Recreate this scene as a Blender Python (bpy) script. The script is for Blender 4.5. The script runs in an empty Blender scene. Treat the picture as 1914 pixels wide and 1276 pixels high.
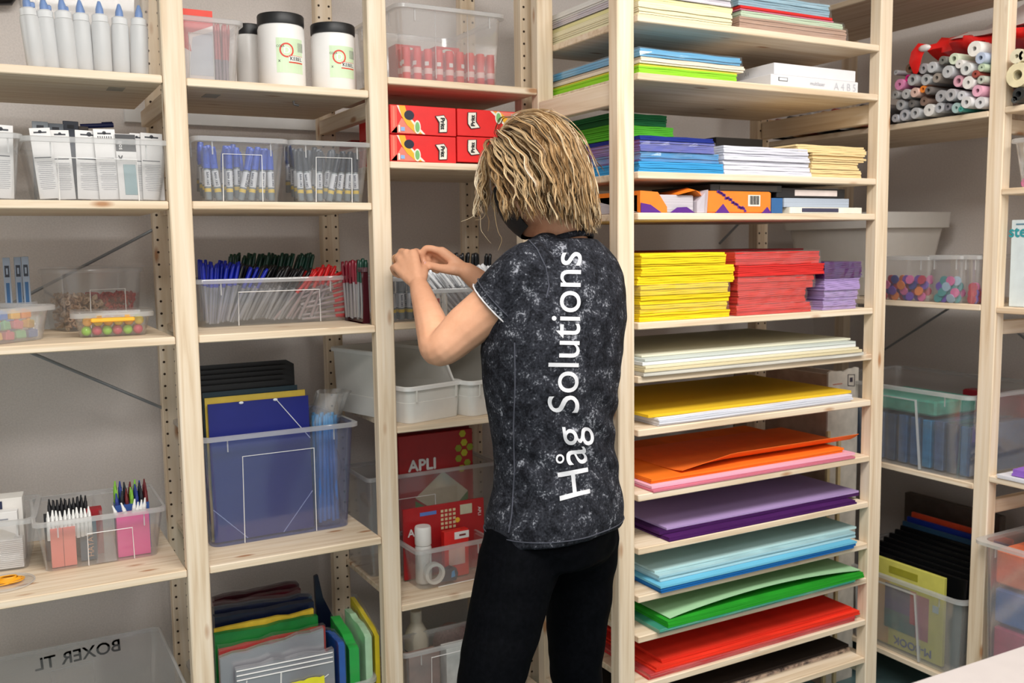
import bpy, math, random
import numpy as np
from mathutils import Vector, Matrix, noise
from mathutils.bvhtree import BVHTree
random.seed(7)
PI = math.pi
C = bpy.context.scene.collection
sc = bpy.context.scene
# ------------------------------------------------------------ camera
CAM = Vector((-0.40895, -2.19087, 1.40))
YAW, PITCH, ROLL, FPX = 0.50460, 0.10057, -0.01436, 1774.474
_F = Vector((math.sin(YAW)*math.cos(PITCH), math.cos(YAW)*math.cos(PITCH), -math.sin(PITCH)))
_R0 = Vector((math.cos(YAW), -math.sin(YAW), 0)); _U0 = _R0.cross(_F)
_R = math.cos(ROLL)*_R0 + math.sin(ROLL)*_U0
_U = math.cos(ROLL)*_U0 - math.sin(ROLL)*_R0
cam_d = bpy.data.cameras.new('camera'); cam = bpy.data.objects.new('camera', cam_d); C.objects.link(cam)
cam_d.sensor_width = 36.0; cam_d.lens = FPX/1914*36.0; cam_d.clip_start = 0.02
M = Matrix(((_R.x, _U.x, -_F.x, CAM.x), (_R.y, _U.y, -_F.y, CAM.y), (_R.z, _U.z, -_F.z, CAM.z), (0, 0, 0, 1)))
cam.matrix_world = M
cam_d.dof.use_dof = True; cam_d.dof.focus_distance = 2.06; cam_d.dof.aperture_fstop = 4.5
sc.camera = cam
# ------------------------------------------------------------ world, lamps, exposure
w = bpy.data.worlds.new('world'); sc.world = w; w.use_nodes = True
w.node_tree.nodes['Background'].inputs[0].default_value = (1.0, 0.985, 0.965, 1)
w.node_tree.nodes['Background'].inputs[1].default_value = 0.64
def area(name, loc, rot, sx, sy, energy, col):
    l = bpy.data.lights.new(name, 'AREA'); l.shape = 'RECTANGLE'; l.size = sx; l.size_y = sy
    l.energy = energy; l.color = col
    o = bpy.data.objects.new(name, l); o.location = loc; o.rotation_euler = rot; C.objects.link(o); return o
area('ceiling_panel_lamp', (0.10, -1.55, 2.64), (0, 0, 0), 1.2, 0.6, 40, (1, .97, .93))
area('ceiling_panel_lamp', (1.35, -1.75, 2.64), (0, 0, 0), 1.2, 0.6, 30, (1, .97, .93))
area('ceiling_panel_lamp', (-0.7, -2.9, 2.64), (0, 0, 0), 1.2, 0.6, 36, (1, .97, .93))
sc.view_settings.view_transform = 'Standard'; sc.view_settings.look = 'None'
sc.view_settings.gamma = 1.0; sc.view_settings.use_curve_mapping = False
sc.view_settings.exposure = 0.20
sc.cycles.transparent_max_bounces = 40; sc.cycles.max_bounces = 8; sc.cycles.use_denoising = True
sc.cycles.diffuse_bounces = 4; sc.cycles.glossy_bounces = 3; sc.cycles.caustics_reflective = False

# ------------------------------------------------------------ authoring helpers: a point of a shelf plane or of a vertical plane
def _ray(u, v): return _F + _R*((u-957)/FPX) - _U*((v-638)/FPX)
def on(u, v, axis, val):
    d = _ray(u, v); t = (val-CAM[axis])/d[axis]; return CAM + d*t
def S(u, v, z): return on(u, v, 2, z)          # on a horizontal surface at height z
def FP(u, v, y=0.0): return on(u, v, 1, y)     # on a plane parallel to the long run
def EP(u, v, x=1.953): return on(u, v, 0, x)   # on a plane parallel to the side run
def J(u, v, d): return CAM + _ray(u, v)*d      # at a distance in front of the lens

# ------------------------------------------------------------ materials
MATS = {}
def srgb(r, g, b):
    f = lambda c: (c/255/12.92 if c/255 <= .04045 else ((c/255+.055)/1.055)**2.4)
    return (f(r), f(g), f(b))
def new_mat(name):
    m = bpy.data.materials.new(name); m.use_nodes = True; nt = m.node_tree; nt.nodes.clear()
    out = nt.nodes.new('ShaderNodeOutputMaterial'); return m, nt, out
def N(nt, typ, **kw):
    n = nt.nodes.new(typ)
    for k, v in kw.items(): setattr(n, k, v)
    return n
def mat(rgb, rough=.6, var=0.04, bump=0.0, scale=30, metal=0.0, spec=.5, sheen=0.0):
    """plain coloured surface with a little procedural grain; rgb is 0-255"""
    key = (tuple(rgb), rough, var, bump, scale, metal, spec, sheen)
    if key in MATS: return MATS[key]
    m, nt, out = new_mat('paint_%02x%02x%02x' % tuple(int(c) for c in rgb))
    b = N(nt, 'ShaderNodeBsdfPrincipled'); nt.links.new(b.outputs[0], out.inputs[0])
    c = srgb(*rgb)
    b.inputs['Roughness'].default_value = rough; b.inputs['Metallic'].default_value = metal
    b.inputs['Specular IOR Level'].default_value = spec
    tc = N(nt, 'ShaderNodeTexCoord'); nz = N(nt, 'ShaderNodeTexNoise'); nz.inputs['Scale'].default_value = scale
    nz.inputs['Detail'].default_value = 3
    nt.links.new(tc.outputs['Object'], nz.inputs['Vector'])
    r = N(nt, 'ShaderNodeValToRGB')
    r.color_ramp.elements[0].position = .3; r.color_ramp.elements[1].position = .7
    r.color_ramp.elements[0].color = (*[max(0, x*(1-var*2)) for x in c], 1)
    r.color_ramp.elements[1].color = (*[min(1, x*(1+var*2)) for x in c], 1)
    nt.links.new(nz.outputs[0], r.inputs[0]); nt.links.new(r.outputs[0], b.inputs['Base Color'])
    if bump:
        bp = N(nt, 'ShaderNodeBump'); bp.inputs['Strength'].default_value = bump; bp.inputs['Distance'].default_value = .002
        nt.links.new(nz.outputs[0], bp.inputs['Height']); nt.links.new(bp.outputs[0], b.inputs['Normal'])
    MATS[key] = m; return m
def paper(rgb, lines=900):
    """stacked paper: fine horizontal edge lines"""
    key = ('paper', tuple(rgb), lines)
    if key in MATS: return MATS[key]
    m, nt, out = new_mat('paper_%02x%02x%02x' % tuple(int(c) for c in rgb))
    b = N(nt, 'ShaderNodeBsdfPrincipled'); nt.links.new(b.outputs[0], out.inputs[0]); b.inputs['Roughness'].default_value = .75
    b.inputs['Specular IOR Level'].default_value = .25
    c = srgb(*rgb); tc = N(nt, 'ShaderNodeTexCoord'); mp = N(nt, 'ShaderNodeMapping')
    mp.inputs['Scale'].default_value = (1.5, 1.5, lines); nz = N(nt, 'ShaderNodeTexNoise'); nz.inputs['Scale'].default_value = 1.0
    nz.inputs['Detail'].default_value = 2
    nt.links.new(tc.outputs['Object'], mp.inputs[0]); nt.links.new(mp.outputs[0], nz.inputs['Vector'])
    r = N(nt, 'ShaderNodeValToRGB'); r.color_ramp.elements[0].position = .35; r.color_ramp.elements[1].position = .62
    r.color_ramp.elements[0].color = (*[x*.72 for x in c], 1); r.color_ramp.elements[1].color = (*[min(1, x*1.06) for x in c], 1)
    nt.links.new(nz.outputs[0], r.inputs[0]); nt.links.new(r.outputs[0], b.inputs['Base Color'])
    MATS[key] = m; return m
def wood(axis, warm=0.0):
    key = ('wood', axis, warm)
    if key in MATS: return MATS[key]
    m, nt, out = new_mat('pine_' + 'xyz'[axis]); L = nt.links.new
    b = N(nt, 'ShaderNodeBsdfPrincipled'); L(b.outputs[0], out.inputs[0])
    b.inputs['Roughness'].default_value = .55; b.inputs['Specular IOR Level'].default_value = .3
    tc = N(nt, 'ShaderNodeTexCoord'); oi = N(nt, 'ShaderNodeObjectInfo')
    mul = N(nt, 'ShaderNodeMath', operation='MULTIPLY'); mul.inputs[1].default_value = 37.0; L(oi.outputs['Random'], mul.inputs[0])
    add = N(nt, 'ShaderNodeVectorMath', operation='ADD'); L(tc.outputs['Object'], add.inputs[0]); L(mul.outputs[0], add.inputs[1])
    # grain
    s = [42, 42, 42]; s[axis] = 1.6
    mp = N(nt, 'ShaderNodeMapping'); mp.inputs['Scale'].default_value = s; L(add.outputs[0], mp.inputs[0])
    n1 = N(nt, 'ShaderNodeTexNoise'); n1.inputs['Scale'].default_value = 1.6; n1.inputs['Detail'].default_value = 5; n1.inputs['Distortion'].default_value = .6
    L(mp.outputs[0], n1.inputs['Vector'])
    r = N(nt, 'ShaderNodeValToRGB'); e = r.color_ramp.elements
    e[0].position = .28; e[1].position = .72
    e[0].color = (*srgb(208, 182, 150), 1); e[1].color = (*srgb(238, 222, 201), 1)
    x = e.new(.5); x.color = (*srgb(229, 209, 182), 1)
    L(n1.outputs[0], r.inputs[0])
    # knots
    k = [17, 17, 17]; k[axis] = 5.5
    mk = N(nt, 'ShaderNodeMapping'); mk.inputs['Scale'].default_value = k; L(add.outputs[0], mk.inputs[0])
    vo = N(nt, 'ShaderNodeTexVoronoi'); vo.inputs['Scale'].default_value = 1.0; L(mk.outputs[0], vo.inputs['Vector'])
    kr = N(nt, 'ShaderNodeMapRange'); kr.inputs['From Min'].default_value = .07; kr.inputs['From Max'].default_value = .16
    kr.inputs['To Min'].default_value = 1; kr.inputs['To Max'].default_value = 0
    L(vo.outputs['Distance'], kr.inputs['Value'])
    sp = N(nt, 'ShaderNodeSeparateColor'); L(vo.outputs['Color'], sp.inputs[0])
    gt = N(nt, 'ShaderNodeMath', operation='GREATER_THAN'); gt.inputs[1].default_value = .15; L(sp.outputs[0], gt.inputs[0])
    mm = N(nt, 'ShaderNodeMath', operation='MULTIPLY'); L(kr.outputs[0], mm.inputs[0]); L(gt.outputs[0], mm.inputs[1])
    m2 = N(nt, 'ShaderNodeMath', operation='MULTIPLY'); m2.inputs[1].default_value = .85; L(mm.outputs[0], m2.inputs[0])
    mx = N(nt, 'ShaderNodeMix', data_type='RGBA'); L(m2.outputs[0], mx.inputs['Factor'])
    L(r.outputs[0], mx.inputs['A']); mx.inputs['B'].default_value = (*srgb(168, 112, 66), 1)
    L(mx.outputs['Result'], b.inputs['Base Color'])
    bp = N(nt, 'ShaderNodeBump'); bp.inputs['Strength'].default_value = .12; bp.inputs['Distance'].default_value = .001
    L(n1.outputs[0], bp.inputs['Height']); L(bp.outputs[0], b.inputs['Normal'])
    MATS[key] = m; return m
def clear(rgb=(255, 255, 255), body=.10, gloss=.10, rough=.12, name='clear_plastic', tint=.97):
    """thin clear plastic: mostly see-through, a little milky, with a sheen that grows at glancing angles"""
    key = ('clear', tuple(rgb), body, gloss, rough, tint)
    if key in MATS: return MATS[key]
    m, nt, out = new_mat(name); L = nt.links.new
    tr = N(nt, 'ShaderNodeBsdfTransparent'); c = srgb(*rgb); tr.inputs[0].default_value = (*[x*tint for x in c], 1)
    df = N(nt, 'ShaderNodeBsdfDiffuse'); df.inputs[0].default_value = (*[x*.9 for x in c], 1)
    tl = N(nt, 'ShaderNodeBsdfTranslucent'); tl.inputs[0].default_value = (*[x*.9 for x in c], 1)
    md = N(nt, 'ShaderNodeMixShader'); md.inputs[0].default_value = .5; L(df.outputs[0], md.inputs[1]); L(tl.outputs[0], md.inputs[2])
    a = N(nt, 'ShaderNodeMixShader'); L(tr.outputs[0], a.inputs[1]); L(md.outputs[0], a.inputs[2])
    lw = N(nt, 'ShaderNodeLayerWeight'); lw.inputs['Blend'].default_value = .22
    tc = N(nt, 'ShaderNodeTexCoord'); nz = N(nt, 'ShaderNodeTexNoise'); nz.inputs['Scale'].default_value = 9; L(tc.outputs['Object'], nz.inputs['Vector'])
    mr = N(nt, 'ShaderNodeMapRange'); mr.inputs['To Min'].default_value = body*.8; mr.inputs['To Max'].default_value = body*1.2; L(nz.outputs[0], mr.inputs['Value'])
    L(mr.outputs[0], a.inputs[0])
    gl = N(nt, 'ShaderNodeBsdfGlossy'); gl.inputs['Roughness'].default_value = rough; gl.inputs[0].default_value = (1, 1, 1, 1)
    f = N(nt, 'ShaderNodeMapRange'); f.inputs['To Min'].default_value = gloss*.35; f.inputs['To Max'].default_value = min(1, gloss*4); L(lw.outputs['Facing'], f.inputs['Value'])
    b = N(nt, 'ShaderNodeMixShader'); L(f.outputs[0], b.inputs[0]); L(a.outputs[0], b.inputs[1]); L(gl.outputs[0], b.inputs[2])
    L(b.outputs[0], out.inputs[0]); MATS[key] = m; return m
def sheet_mat(rgb, spots, scale=60, rough=.8, thr=(.45, .6)):
    key = ('spots', tuple(rgb), tuple(spots), scale, thr)
    if key in MATS: return MATS[key]
    m, nt, out = new_mat('mottled'); L = nt.links.new
    b = N(nt, 'ShaderNodeBsdfPrincipled'); L(b.outputs[0], out.inputs[0]); b.inputs['Roughness'].default_value = rough; b.inputs['Specular IOR Level'].default_value = .2
    tc = N(nt, 'ShaderNodeTexCoord'); nz = N(nt, 'ShaderNodeTexNoise'); nz.inputs['Scale'].default_value = scale; nz.inputs['Detail'].default_value = 7; nz.inputs['Roughness'].default_value = .72
    L(tc.outputs['Object'], nz.inputs['Vector'])
    r = N(nt, 'ShaderNodeValToRGB'); r.color_ramp.elements[0].position = thr[0]; r.color_ramp.elements[1].position = thr[1]
    r.color_ramp.elements[0].color = (*srgb(*rgb), 1); r.color_ramp.elements[1].color = (*srgb(*spots), 1)
    L(nz.outputs[0], r.inputs[0]); L(r.outputs[0], b.inputs['Base Color'])
    MATS[key] = m; return m
CLEAR = clear(body=.085, gloss=.10)
MILKY = clear(body=.2, gloss=.12, name='milky_plastic')
BAGF = clear(body=.16, gloss=.28, rough=.2, name='crinkled_bag')
RIM = clear(body=.5, gloss=.12, name='frosted_rim')
FILM = clear(body=.02, gloss=.10, tint=1.0, rough=.15, name='crinkled_film')
WHITE = mat((236, 234, 232), .5, .01); BLACK = mat((16, 16, 18), .4, .05)

# ------------------------------------------------------------ mesh building
class MB:
    def __init__(s): s.v = []; s.f = []; s.m = []; s.mats = []
    def mi(s, m):
        if m not in s.mats: s.mats.append(m)
        return s.mats.index(m)
    def add(s, vs, fs, m, T=None):
        o = len(s.v); k = s.mi(m)
        s.v += [tuple(T @ Vector(p)) if T is not None else tuple(p) for p in vs]
        s.f += [tuple(i+o for i in f) for f in fs]; s.m += [k]*len(fs); return s
    def loft(s, rings, m, c0=True, c1=True, T=None):
        n = len(rings[0]); vs = [p for r in rings for p in r]; fs = []
        for i in range(len(rings)-1):
            for j in range(n):
                a = i*n+j; b = i*n+(j+1) % n; fs.append((a, b, b+n, a+n))
        if c0: fs.append(tuple(range(n-1, -1, -1)))
        if c1: fs.append(tuple(range((len(rings)-1)*n, len(rings)*n)))
        return s.add(vs, fs, m, T)
    def box(s, c, d, m, T=None, ch=0.0):
        """box of centre c and size d, edges chamfered by ch"""
        x, y, z = [q/2 for q in d]; ch = min(ch, x*.9, y*.9, z*.9)
        def ring(i, h):
            a, b = x-i, y-i
            if ch <= 0: return [(c[0]-a, c[1]-b, h), (c[0]+a, c[1]-b, h), (c[0]+a, c[1]+b, h), (c[0]-a, c[1]+b, h)]
            k = ch
            return [(c[0]+p, c[1]+q, h) for p, q in ((-a+k, -b), (a-k, -b), (a, -b+k), (a, b-k), (a-k, b), (-a+k, b), (-a, b-k), (-a, -b+k))]
        if ch <= 0: R = [ring(0, c[2]-z), ring(0, c[2]+z)]
        else: R = [ring(ch, c[2]-z), ring(0, c[2]-z+ch), ring(0, c[2]+z-ch), ring(ch, c[2]+z)]
        return s.loft(R, m, T=T)
    def b2(s, p, q, m, T=None, ch=0.0):
        return s.box([(a+b)/2 for a, b in zip(p, q)], [abs(b-a) for a, b in zip(p, q)], m, T, ch)
    def tube(s, path, rad, m, n=8, T=None, caps=True):
        path = [Vector(p) for p in path]; R = []
        if not hasattr(rad, '__len__'): rad = [rad]*len(path)
        up = None
        for i, p in enumerate(path):
            t = (path[min(i+1, len(path)-1)]-path[max(i-1, 0)]).normalized()
            if up is None: up = t.orthogonal().normalized()
            a = (up - t*up.dot(t)).normalized(); up = a; b = t.cross(a)
            R.append([tuple(p+(a*math.cos(2*PI*j/n)+b*math.sin(2*PI*j/n))*rad[i]) for j in range(n)])
        return s.loft(R, m, caps, caps, T)
    def lathe(s, prof, m, n=20, T=None, caps=True):
        R = [[(r*math.cos(2*PI*j/n), r*math.sin(2*PI*j/n), z) for j in range(n)] for r, z in prof]
        return s.loft(R, m, caps, caps, T)
    def prism(s, poly, y0, y1, m, T=None):
        """poly in x,z pushed from y0 to y1"""
        return s.loft([[(x, y0, z) for x, z in poly], [(x, y1, z) for x, z in poly]], m, T=T)
    def ball(s, c, r, m, n=10, k=7, T=None):
        rx, ry, rz = (r, r, r) if not hasattr(r, '__len__') else r
        R = [[(c[0]+rx*math.sin(PI*(i+.02)/(k+.04))*math.cos(2*PI*j/n), c[1]+ry*math.sin(PI*(i+.02)/(k+.04))*math.sin(2*PI*j/n), c[2]-rz*math.cos(PI*(i+.02)/(k+.04))) for j in range(n)] for i in range(k+1)]
        return s.loft(R, m, T=T)
    def mesh(s, name, smooth=None):
        me = bpy.data.meshes.new(name); me.from_pydata(s.v, [], s.f)
        for m in s.mats: me.materials.append(m)
        if len(s.mats) > 1: me.polygons.foreach_set('material_index', s.m)
        if smooth:
            me.shade_smooth(); me.set_sharp_from_angle(angle=math.radians(smooth))
        me.validate(); me.update(); return me
    def build(s, name, parent=None, loc=None, smooth=None, rot=None):
        o = bpy.data.objects.new(name, s.mesh(name, smooth)); C.objects.link(o)
        if parent: o.parent = parent
        if loc is not None: o.location = loc
        if rot is not None: o.rotation_euler = rot
        return o
def rrect(x0, x1, y0, y1, r, z, n=4):
    pts = []
    for cx, cy, a in ((x1-r, y0+r, -PI/2), (x1-r, y1-r, 0), (x0+r, y1-r, PI/2), (x0+r, y0+r, PI)):
        for i in range(n+1):
            t = a+PI/2*i/n; pts.append((cx+r*math.cos(t), cy+r*math.sin(t), z))
    return pts
def tag(o, label=None, cat=None, group=None, kind=None):
    if label: o['label'] = label
    if cat: o['category'] = cat
    if group: o['group'] = group
    if kind: o['kind'] = kind
    return o
def thing(name, label, cat, loc=(0, 0, 0), rz=0, group=None, rot=None):
    o = bpy.data.objects.new(name, None); C.objects.link(o); o.location = loc
    o.empty_display_size = .05
    o.rotation_euler = rot if rot is not None else (0, 0, rz); return tag(o, label, cat, group)
def dup(root, loc=None, rot=None, label=None, group=None):
    r = root.copy(); C.objects.link(r)
    if loc is not None: r.location = loc
    if rot is not None: r.rotation_euler = rot
    if label: r['label'] = label
    if group: r['group'] = group
    for ch in list(root.children):
        c = ch.copy(); C.objects.link(c); c.parent = r
        for g in list(ch.children):
            d = g.copy(); C.objects.link(d); d.parent = c
    return r
def TR(x=0, y=0, z=0): return Matrix.Translation((x, y, z))
def RX(a): return Matrix.Rotation(a, 4, 'X')
def RY(a): return Matrix.Rotation(a, 4, 'Y')
def RZ(a): return Matrix.Rotation(a, 4, 'Z')
_TX = {}
def text_data(s, res=3):
    if s not in _TX:
        cu = bpy.data.curves.new('lettering', 'FONT'); cu.body = s; cu.size = 1; cu.extrude = 0; cu.resolution_u = res
        o = bpy.data.objects.new('lettering', cu); C.objects.link(o); bpy.context.view_layer.update()
        me = bpy.data.meshes.new_from_object(o.evaluated_get(bpy.context.evaluated_depsgraph_get()))
        vs = [tuple(v.co) for v in me.vertices]; fs = [tuple(p.vertices) for p in me.polygons]
        bpy.data.objects.remove(o); bpy.data.curves.remove(cu); bpy.data.meshes.remove(me)
        x = [v[0] for v in vs]; y = [v[1] for v in vs]; cx = (min(x)+max(x))/2; cy = (min(y)+max(y))/2
        _TX[s] = ([(a-cx, b-cy, 0) for a, b, _ in vs], fs, max(x)-min(x), max(y)-min(y))
    return _TX[s]
def text_on(mb, s, width, m, T, bold=0.0, tall=1.0):
    """flat lettering of the given width, lying in the xy plane of T"""
    vs, fs, w, h = text_data(s); k = width/w
    mb.add([(x*k, y*k*tall, 0) for x, y, _ in vs], fs, m, T)
    if bold:
        for dx, dy in ((bold, 0), (-bold, 0), (0, bold), (0, -bold)): mb.add([(x*k+dx, y*k*tall+dy, -.00003) for x, y, _ in vs], fs, m, T)
# a plane frame for prints on a front: x to the right, y up, facing the room
FRONT = RX(PI/2)
# ------------------------------------------------------------ room
WB, WR = 0.56, 2.50
PLAST = mat((230, 222, 217), .9, .03, .25, 220)
def struct(name, p, q, m, kind='structure'):
    b = MB(); c = [(a+d)/2 for a, d in zip(p, q)]
    b.box((0, 0, 0), [abs(d-a) for a, d in zip(p, q)], m)
    o = b.build(name, loc=c); o['kind'] = kind; return o
struct('floor', (-3.2, -4.2, -.05), (WR+.1, WB+.1, 0), mat((96, 122, 124), .45, .06, .05, 12))
struct('wall_back', (-3.2, WB, 0), (WR+.1, WB+.1, 2.75), PLAST)
struct('wall_right', (WR, -4.2, 0), (WR+.1, WB, 2.75), PLAST)
struct('ceiling', (-3.2, -4.2, 2.70), (WR+.1, WB+.1, 2.8), mat((232, 230, 226), .9, .01))
# white cable trunking on the back wall
zt = FP(480, 226, WB-.01).z
struct('trim_1', (-.06, WB-.022, zt-.02), (.62, WB, zt+.016), mat((238, 238, 238), .4, .01))
# ------------------------------------------------------------ shelving
WX, WY, WZ = wood(0), wood(1), wood(2)
HOLE = mat((52, 34, 20), .9, .0)
def post(parent, x0, x1, y0, y1, z0, z1, holes=None):
    b = MB(); b.box((0, 0, 0), (x1-x0, y1-y0, z1-z0), WZ, ch=.0025)
    o = b.build('post', parent, ((x0+x1)/2, (y0+y1)/2, (z0+z1)/2))
    if holes:   # two columns of drilled peg holes on the face that looks to the room
        h = MB(); axis, n0 = holes, int((z1-z0)/.032)
        for i in range(n0):
            z = -(z1-z0)/2+.02+i*.032
            for s_ in (-.3, .3):
                if axis == 'y': T = TR(s_*(x1-x0), -(y1-y0)/2, z) @ RX(PI/2)
                else: T = TR(-(x1-x0)/2, s_*(y1-y0), z) @ RY(-PI/2)
                h.lathe([(.0034, -.006), (.0034, .0005)], HOLE, 7, T)
        tag(h.build('peg_holes', o), kind='stuff')
    return o
def board(parent, x0, x1, y0, y1, zt, th=.018, axis=0, name='shelf'):
    b = MB(); b.box((0, 0, 0), (x1-x0, y1-y0, th), wood(axis), ch=.002)
    return b.build(name, parent, ((x0+x1)/2, (y0+y1)/2, zt-th/2))
def rail(parent, x0, x1, y0, y1, z0, z1, axis=1):
    b = MB(); b.box((0, 0, 0), (x1-x0, y1-y0, z1-z0), wood(axis), ch=.002)
    return b.build('side_rail', parent, ((x0+x1)/2, (y0+y1)/2, (z0+z1)/2))
def brace(parent, p, q):
    b = MB(); d = Vector(q)-Vector(p); b.tube([(0, 0, 0), tuple(d)], .004, mat((142, 146, 150), .4, .03, metal=.25), 8)
    return b.build('cross_brace', parent, p, 40)
ZT = 2.26
Z = dict(A1=1.7762, A2=1.5071, A3=1.21, A4=.6792, B1=1.774, B2=1.5078, B3=1.2105, B4=.6779, C1=1.8096, C2=1.6086, C3=1.2131, C4=.9529, C5=.4906,
         D1=1.925, D2=1.7941, D3=1.5683, D4=1.4726, D5=1.2137, D6=1.0853, D7=.9558, D8=.7965, D9=.6639, D10=.5433, D11=.4414, D12=.318, D13=.205,
         E1=1.7415, E2=1.2212, E3=.7231, E4=EP(1747, 1256).z, A5=.24, B5=.21, C6=.17)
DR = .47    # depth of the long run
lr = thing('shelving_unit', 'long pale pine shelving run along the back wall, three narrow bays wide', 'shelving', (0, 0, 0))
fronts = [(-.53, -.482), (-.0485, -.0005), (.4205, .468), (.8885, .936)]
for x0, x1 in fronts: post(lr, x0, x1, -.003, .032, 0, ZT)
rear = [(-.53, -.482), (FP(285, 400, DR-.04).x, 0), (FP(603.7, 440, DR-.04).x, 0), (FP(869, 420, DR-.04).x, 0)]
for i, (x0, _) in enumerate(rear): post(lr, x0, x0+.048, DR-.04, DR-.005, 0, ZT, 'y')
bays = dict(A=(-.4815, -.0495), B=(.0005, .4195), C=(.469, .8875))
for k in Z:
    if k[0] in bays:
        bo = board(lr, bays[k[0]][0]-.0, bays[k[0]][1], .0, DR-.042, Z[k], .018 if k[0] != 'C' else .017)
        if k in ('A1', 'B1'):   # faded paper stickers under the top boards
            b = MB(); b.box((0, 0, 0), (.034, .055, .0008), mat((176, 166, 150), .7, .05)); b.build('sticker', bo, ((.135 if k == 'A1' else -.135), -.10, -.0094))
            if k == 'B1': b = MB(); b.tube([(0, 0, 0), (0, 0, -.008), (.012, 0, -.010)], .003, mat((150, 150, 152), .3, metal=.7), 6); b.build('shelf_pin', bo, (.06, -.10, -.009))
for i, (x0, x1) in enumerate(fronts):
    for z in (.12, 1.76, 2.2):
        xa, xb = (x0+.012, x0+.036)
        rail(lr, xa, xb, .034 if i < 3 else .127, DR-.041, z-.045, z-.005)
yb = DR-.02
for p, q in (((65, 662), (303, 762)), ((70, 542), (285, 430))):
    a, b_ = FP(*p, yb), FP(*q, yb); d = b_-a
    brace(lr, a-d*.55, b_+d*.0)
# unit that steps forward at the corner
DY, D0, D1, DB = -.3738, .9247, 1.7419, .13
du = thing('shelving_unit', 'deep pine shelving unit of closely set shelves stacked with coloured paper', 'shelving', (0, 0, 0))
post(du, .8775, .9245, DY-.003, DY+.034, 0, ZT); post(du, 1.7425, 1.7895, DY-.003, DY+.034, 0, ZT)
post(du, .8885, .9355, .085, .125, 0, ZT, 'y'); post(du, 1.7425, 1.7895, .085, .125, 0, ZT, 'y')
for k in Z:
    if k[0] == 'D': board(du, D0+.0125, D1, DY, .083, Z[k], .017)
for x0 in (.888, 1.754):
    for z in (.2, Z['D2']-.018, 2.18): rail(du, x0, x0+.024, DY+.036, .083 if x0 > 1 else -.006, z-.055, z-.002)
board(du, D0+.0125, D1, DY, .083, 2.2, .018)
brace(du, FP(1345, 455, .12), FP(1390, 420, .12)+Vector((.05, 0, .06)))
# run on the right-hand wall
EX, ED = 1.953, .47
eu = thing('shelving_unit', 'pine shelving run on the right wall holding paper rolls and clear boxes', 'shelving', (EX, -.57, 0))
def E_(x, y, z): return (x-EX, y+.57, z)
def epost(x, y0, y1, holes=None):
    o = post(eu, *[0, .036], 0, y1-y0, 0, ZT, holes); o.location = (x-EX+.018, (y0+y1)/2+.57, ZT/2); return o
epost(EX, -.59, -.5437); epost(EX+ED-.04, -.59, -.5437)
epost(EX, .31, .356); epost(EX+ED-.04, .31, .356)
epost(EX, -1.06, -1.012); epost(EX+ED-.04, -1.06, -1.012)
def eboard(y0, y1, z): return board(eu, 0, ED-.042, y0+.57, y1+.57, z, .017, 1)
for z in (Z['E1'], Z['E2'], Z['E3'], Z['E4'], 2.14): eboard(-.5437, .31, z)
RBZ = dict(F1=EP(1869, 199).z, F2=EP(1864, 352).z, F3=EP(1859, 574).z, F4=EP(1861, 893).z, F5=Z['E4'])
for z in RBZ.values(): eboard(-1.012, -.59, z)
for y0 in (-.578,):
    for z in (.2, .7, 1.2, 1.74): rail(eu, .037, ED-.04, y0+.57, y0+.57+.022, z-.06, z-.022, 0)
XB = EX+ED-.01
def ebr(p, q):
    a, b_ = EP(*p, XB), EP(*q, XB); d = b_-a; o = brace(eu, E_(*(a-d*.3)), E_(*(b_+d*.2))); return o
ebr((1652, 650), (1757, 582)); ebr((1872, 598), (1912, 630))
eu.rotation_euler = (0, math.radians(.55), 0)
# ------------------------------------------------------------ boxes of clear plastic
class Bin: pass
def clear_bin(label, p, q, z, H, D, group=None, flare=.014, m=None, rim=None, frame=(.3, .78, .72), name='storage_bin', cat='bin', r=.018, t=.0016, rw=.006, ticks=True, side=None, base=0.0):
    """open box; p,q = front bottom corners (x,y), D deep, H high, wider at the rim by flare"""
    m = m or CLEAR; rim = rim or RIM
    p, q = Vector((p[0], p[1])), Vector((q[0], q[1])); d = q-p; W = d.length; rz = math.atan2(d.y, d.x)
    th = thing(name, label, cat, (p.x, p.y, z+.0006), rz, group)
    def ring(f, i, zz, rr=r): return rrect(-f+i, W+f-i, -f+i, D+f-i, max(.002, rr-i), zz)
    b = MB()
    b.loft([ring(0, 0, base), ring(flare, 0, H), ring(flare, t, H), ring(0, t, base+.002)], m)
    b.build('body', th, smooth=40)
    k = MB()
    k.loft([ring(flare, -.0005, H-.011), ring(flare+rw, 0, H-.010), ring(flare+rw, 0, H-.001), ring(flare+rw*.6, 0, H+.001), ring(flare, t, H+.0005), ring(flare, t, H-.001)], rim, False, False)
    if ticks:
        for x in (.12*W, .88*W):
            f = flare*(H-.03)/H; k.box((x, -f-.002, H-.024), (.003, .002, .03), rim)
    if side:
        for y in (.18*D, .82*D):
            f = flare*(H-.03)/H; k.box((-f-.002, y, H-.026), (.002, .003, .032), rim)
    k.build('rim', th, smooth=40)
    if frame:
        a, c, h = frame; g = MB()
        fy = lambda zz: -flare*zz/H-.0012
        rr = .0012
        g.tube([(a*W, fy(base), base+.001), (a*W, fy(h*H), h*H), (c*W, fy(h*H), h*H), (c*W+(.01*W), fy(base), base+.001)], rr, WHITE if m is not MILKY else rim, 5)
        g.build('label_frame', th)
    o = Bin(); o.th = th; o.W = W; o.H = H; o.D = D; o.rz = rz; o.z = z
    T = Matrix.Translation((p.x, p.y, z+.0006)) @ RZ(rz); o.T = T; o.L = lambda x, y, zz=0.003: T @ Vector((x, y, zz))
    return o
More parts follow.
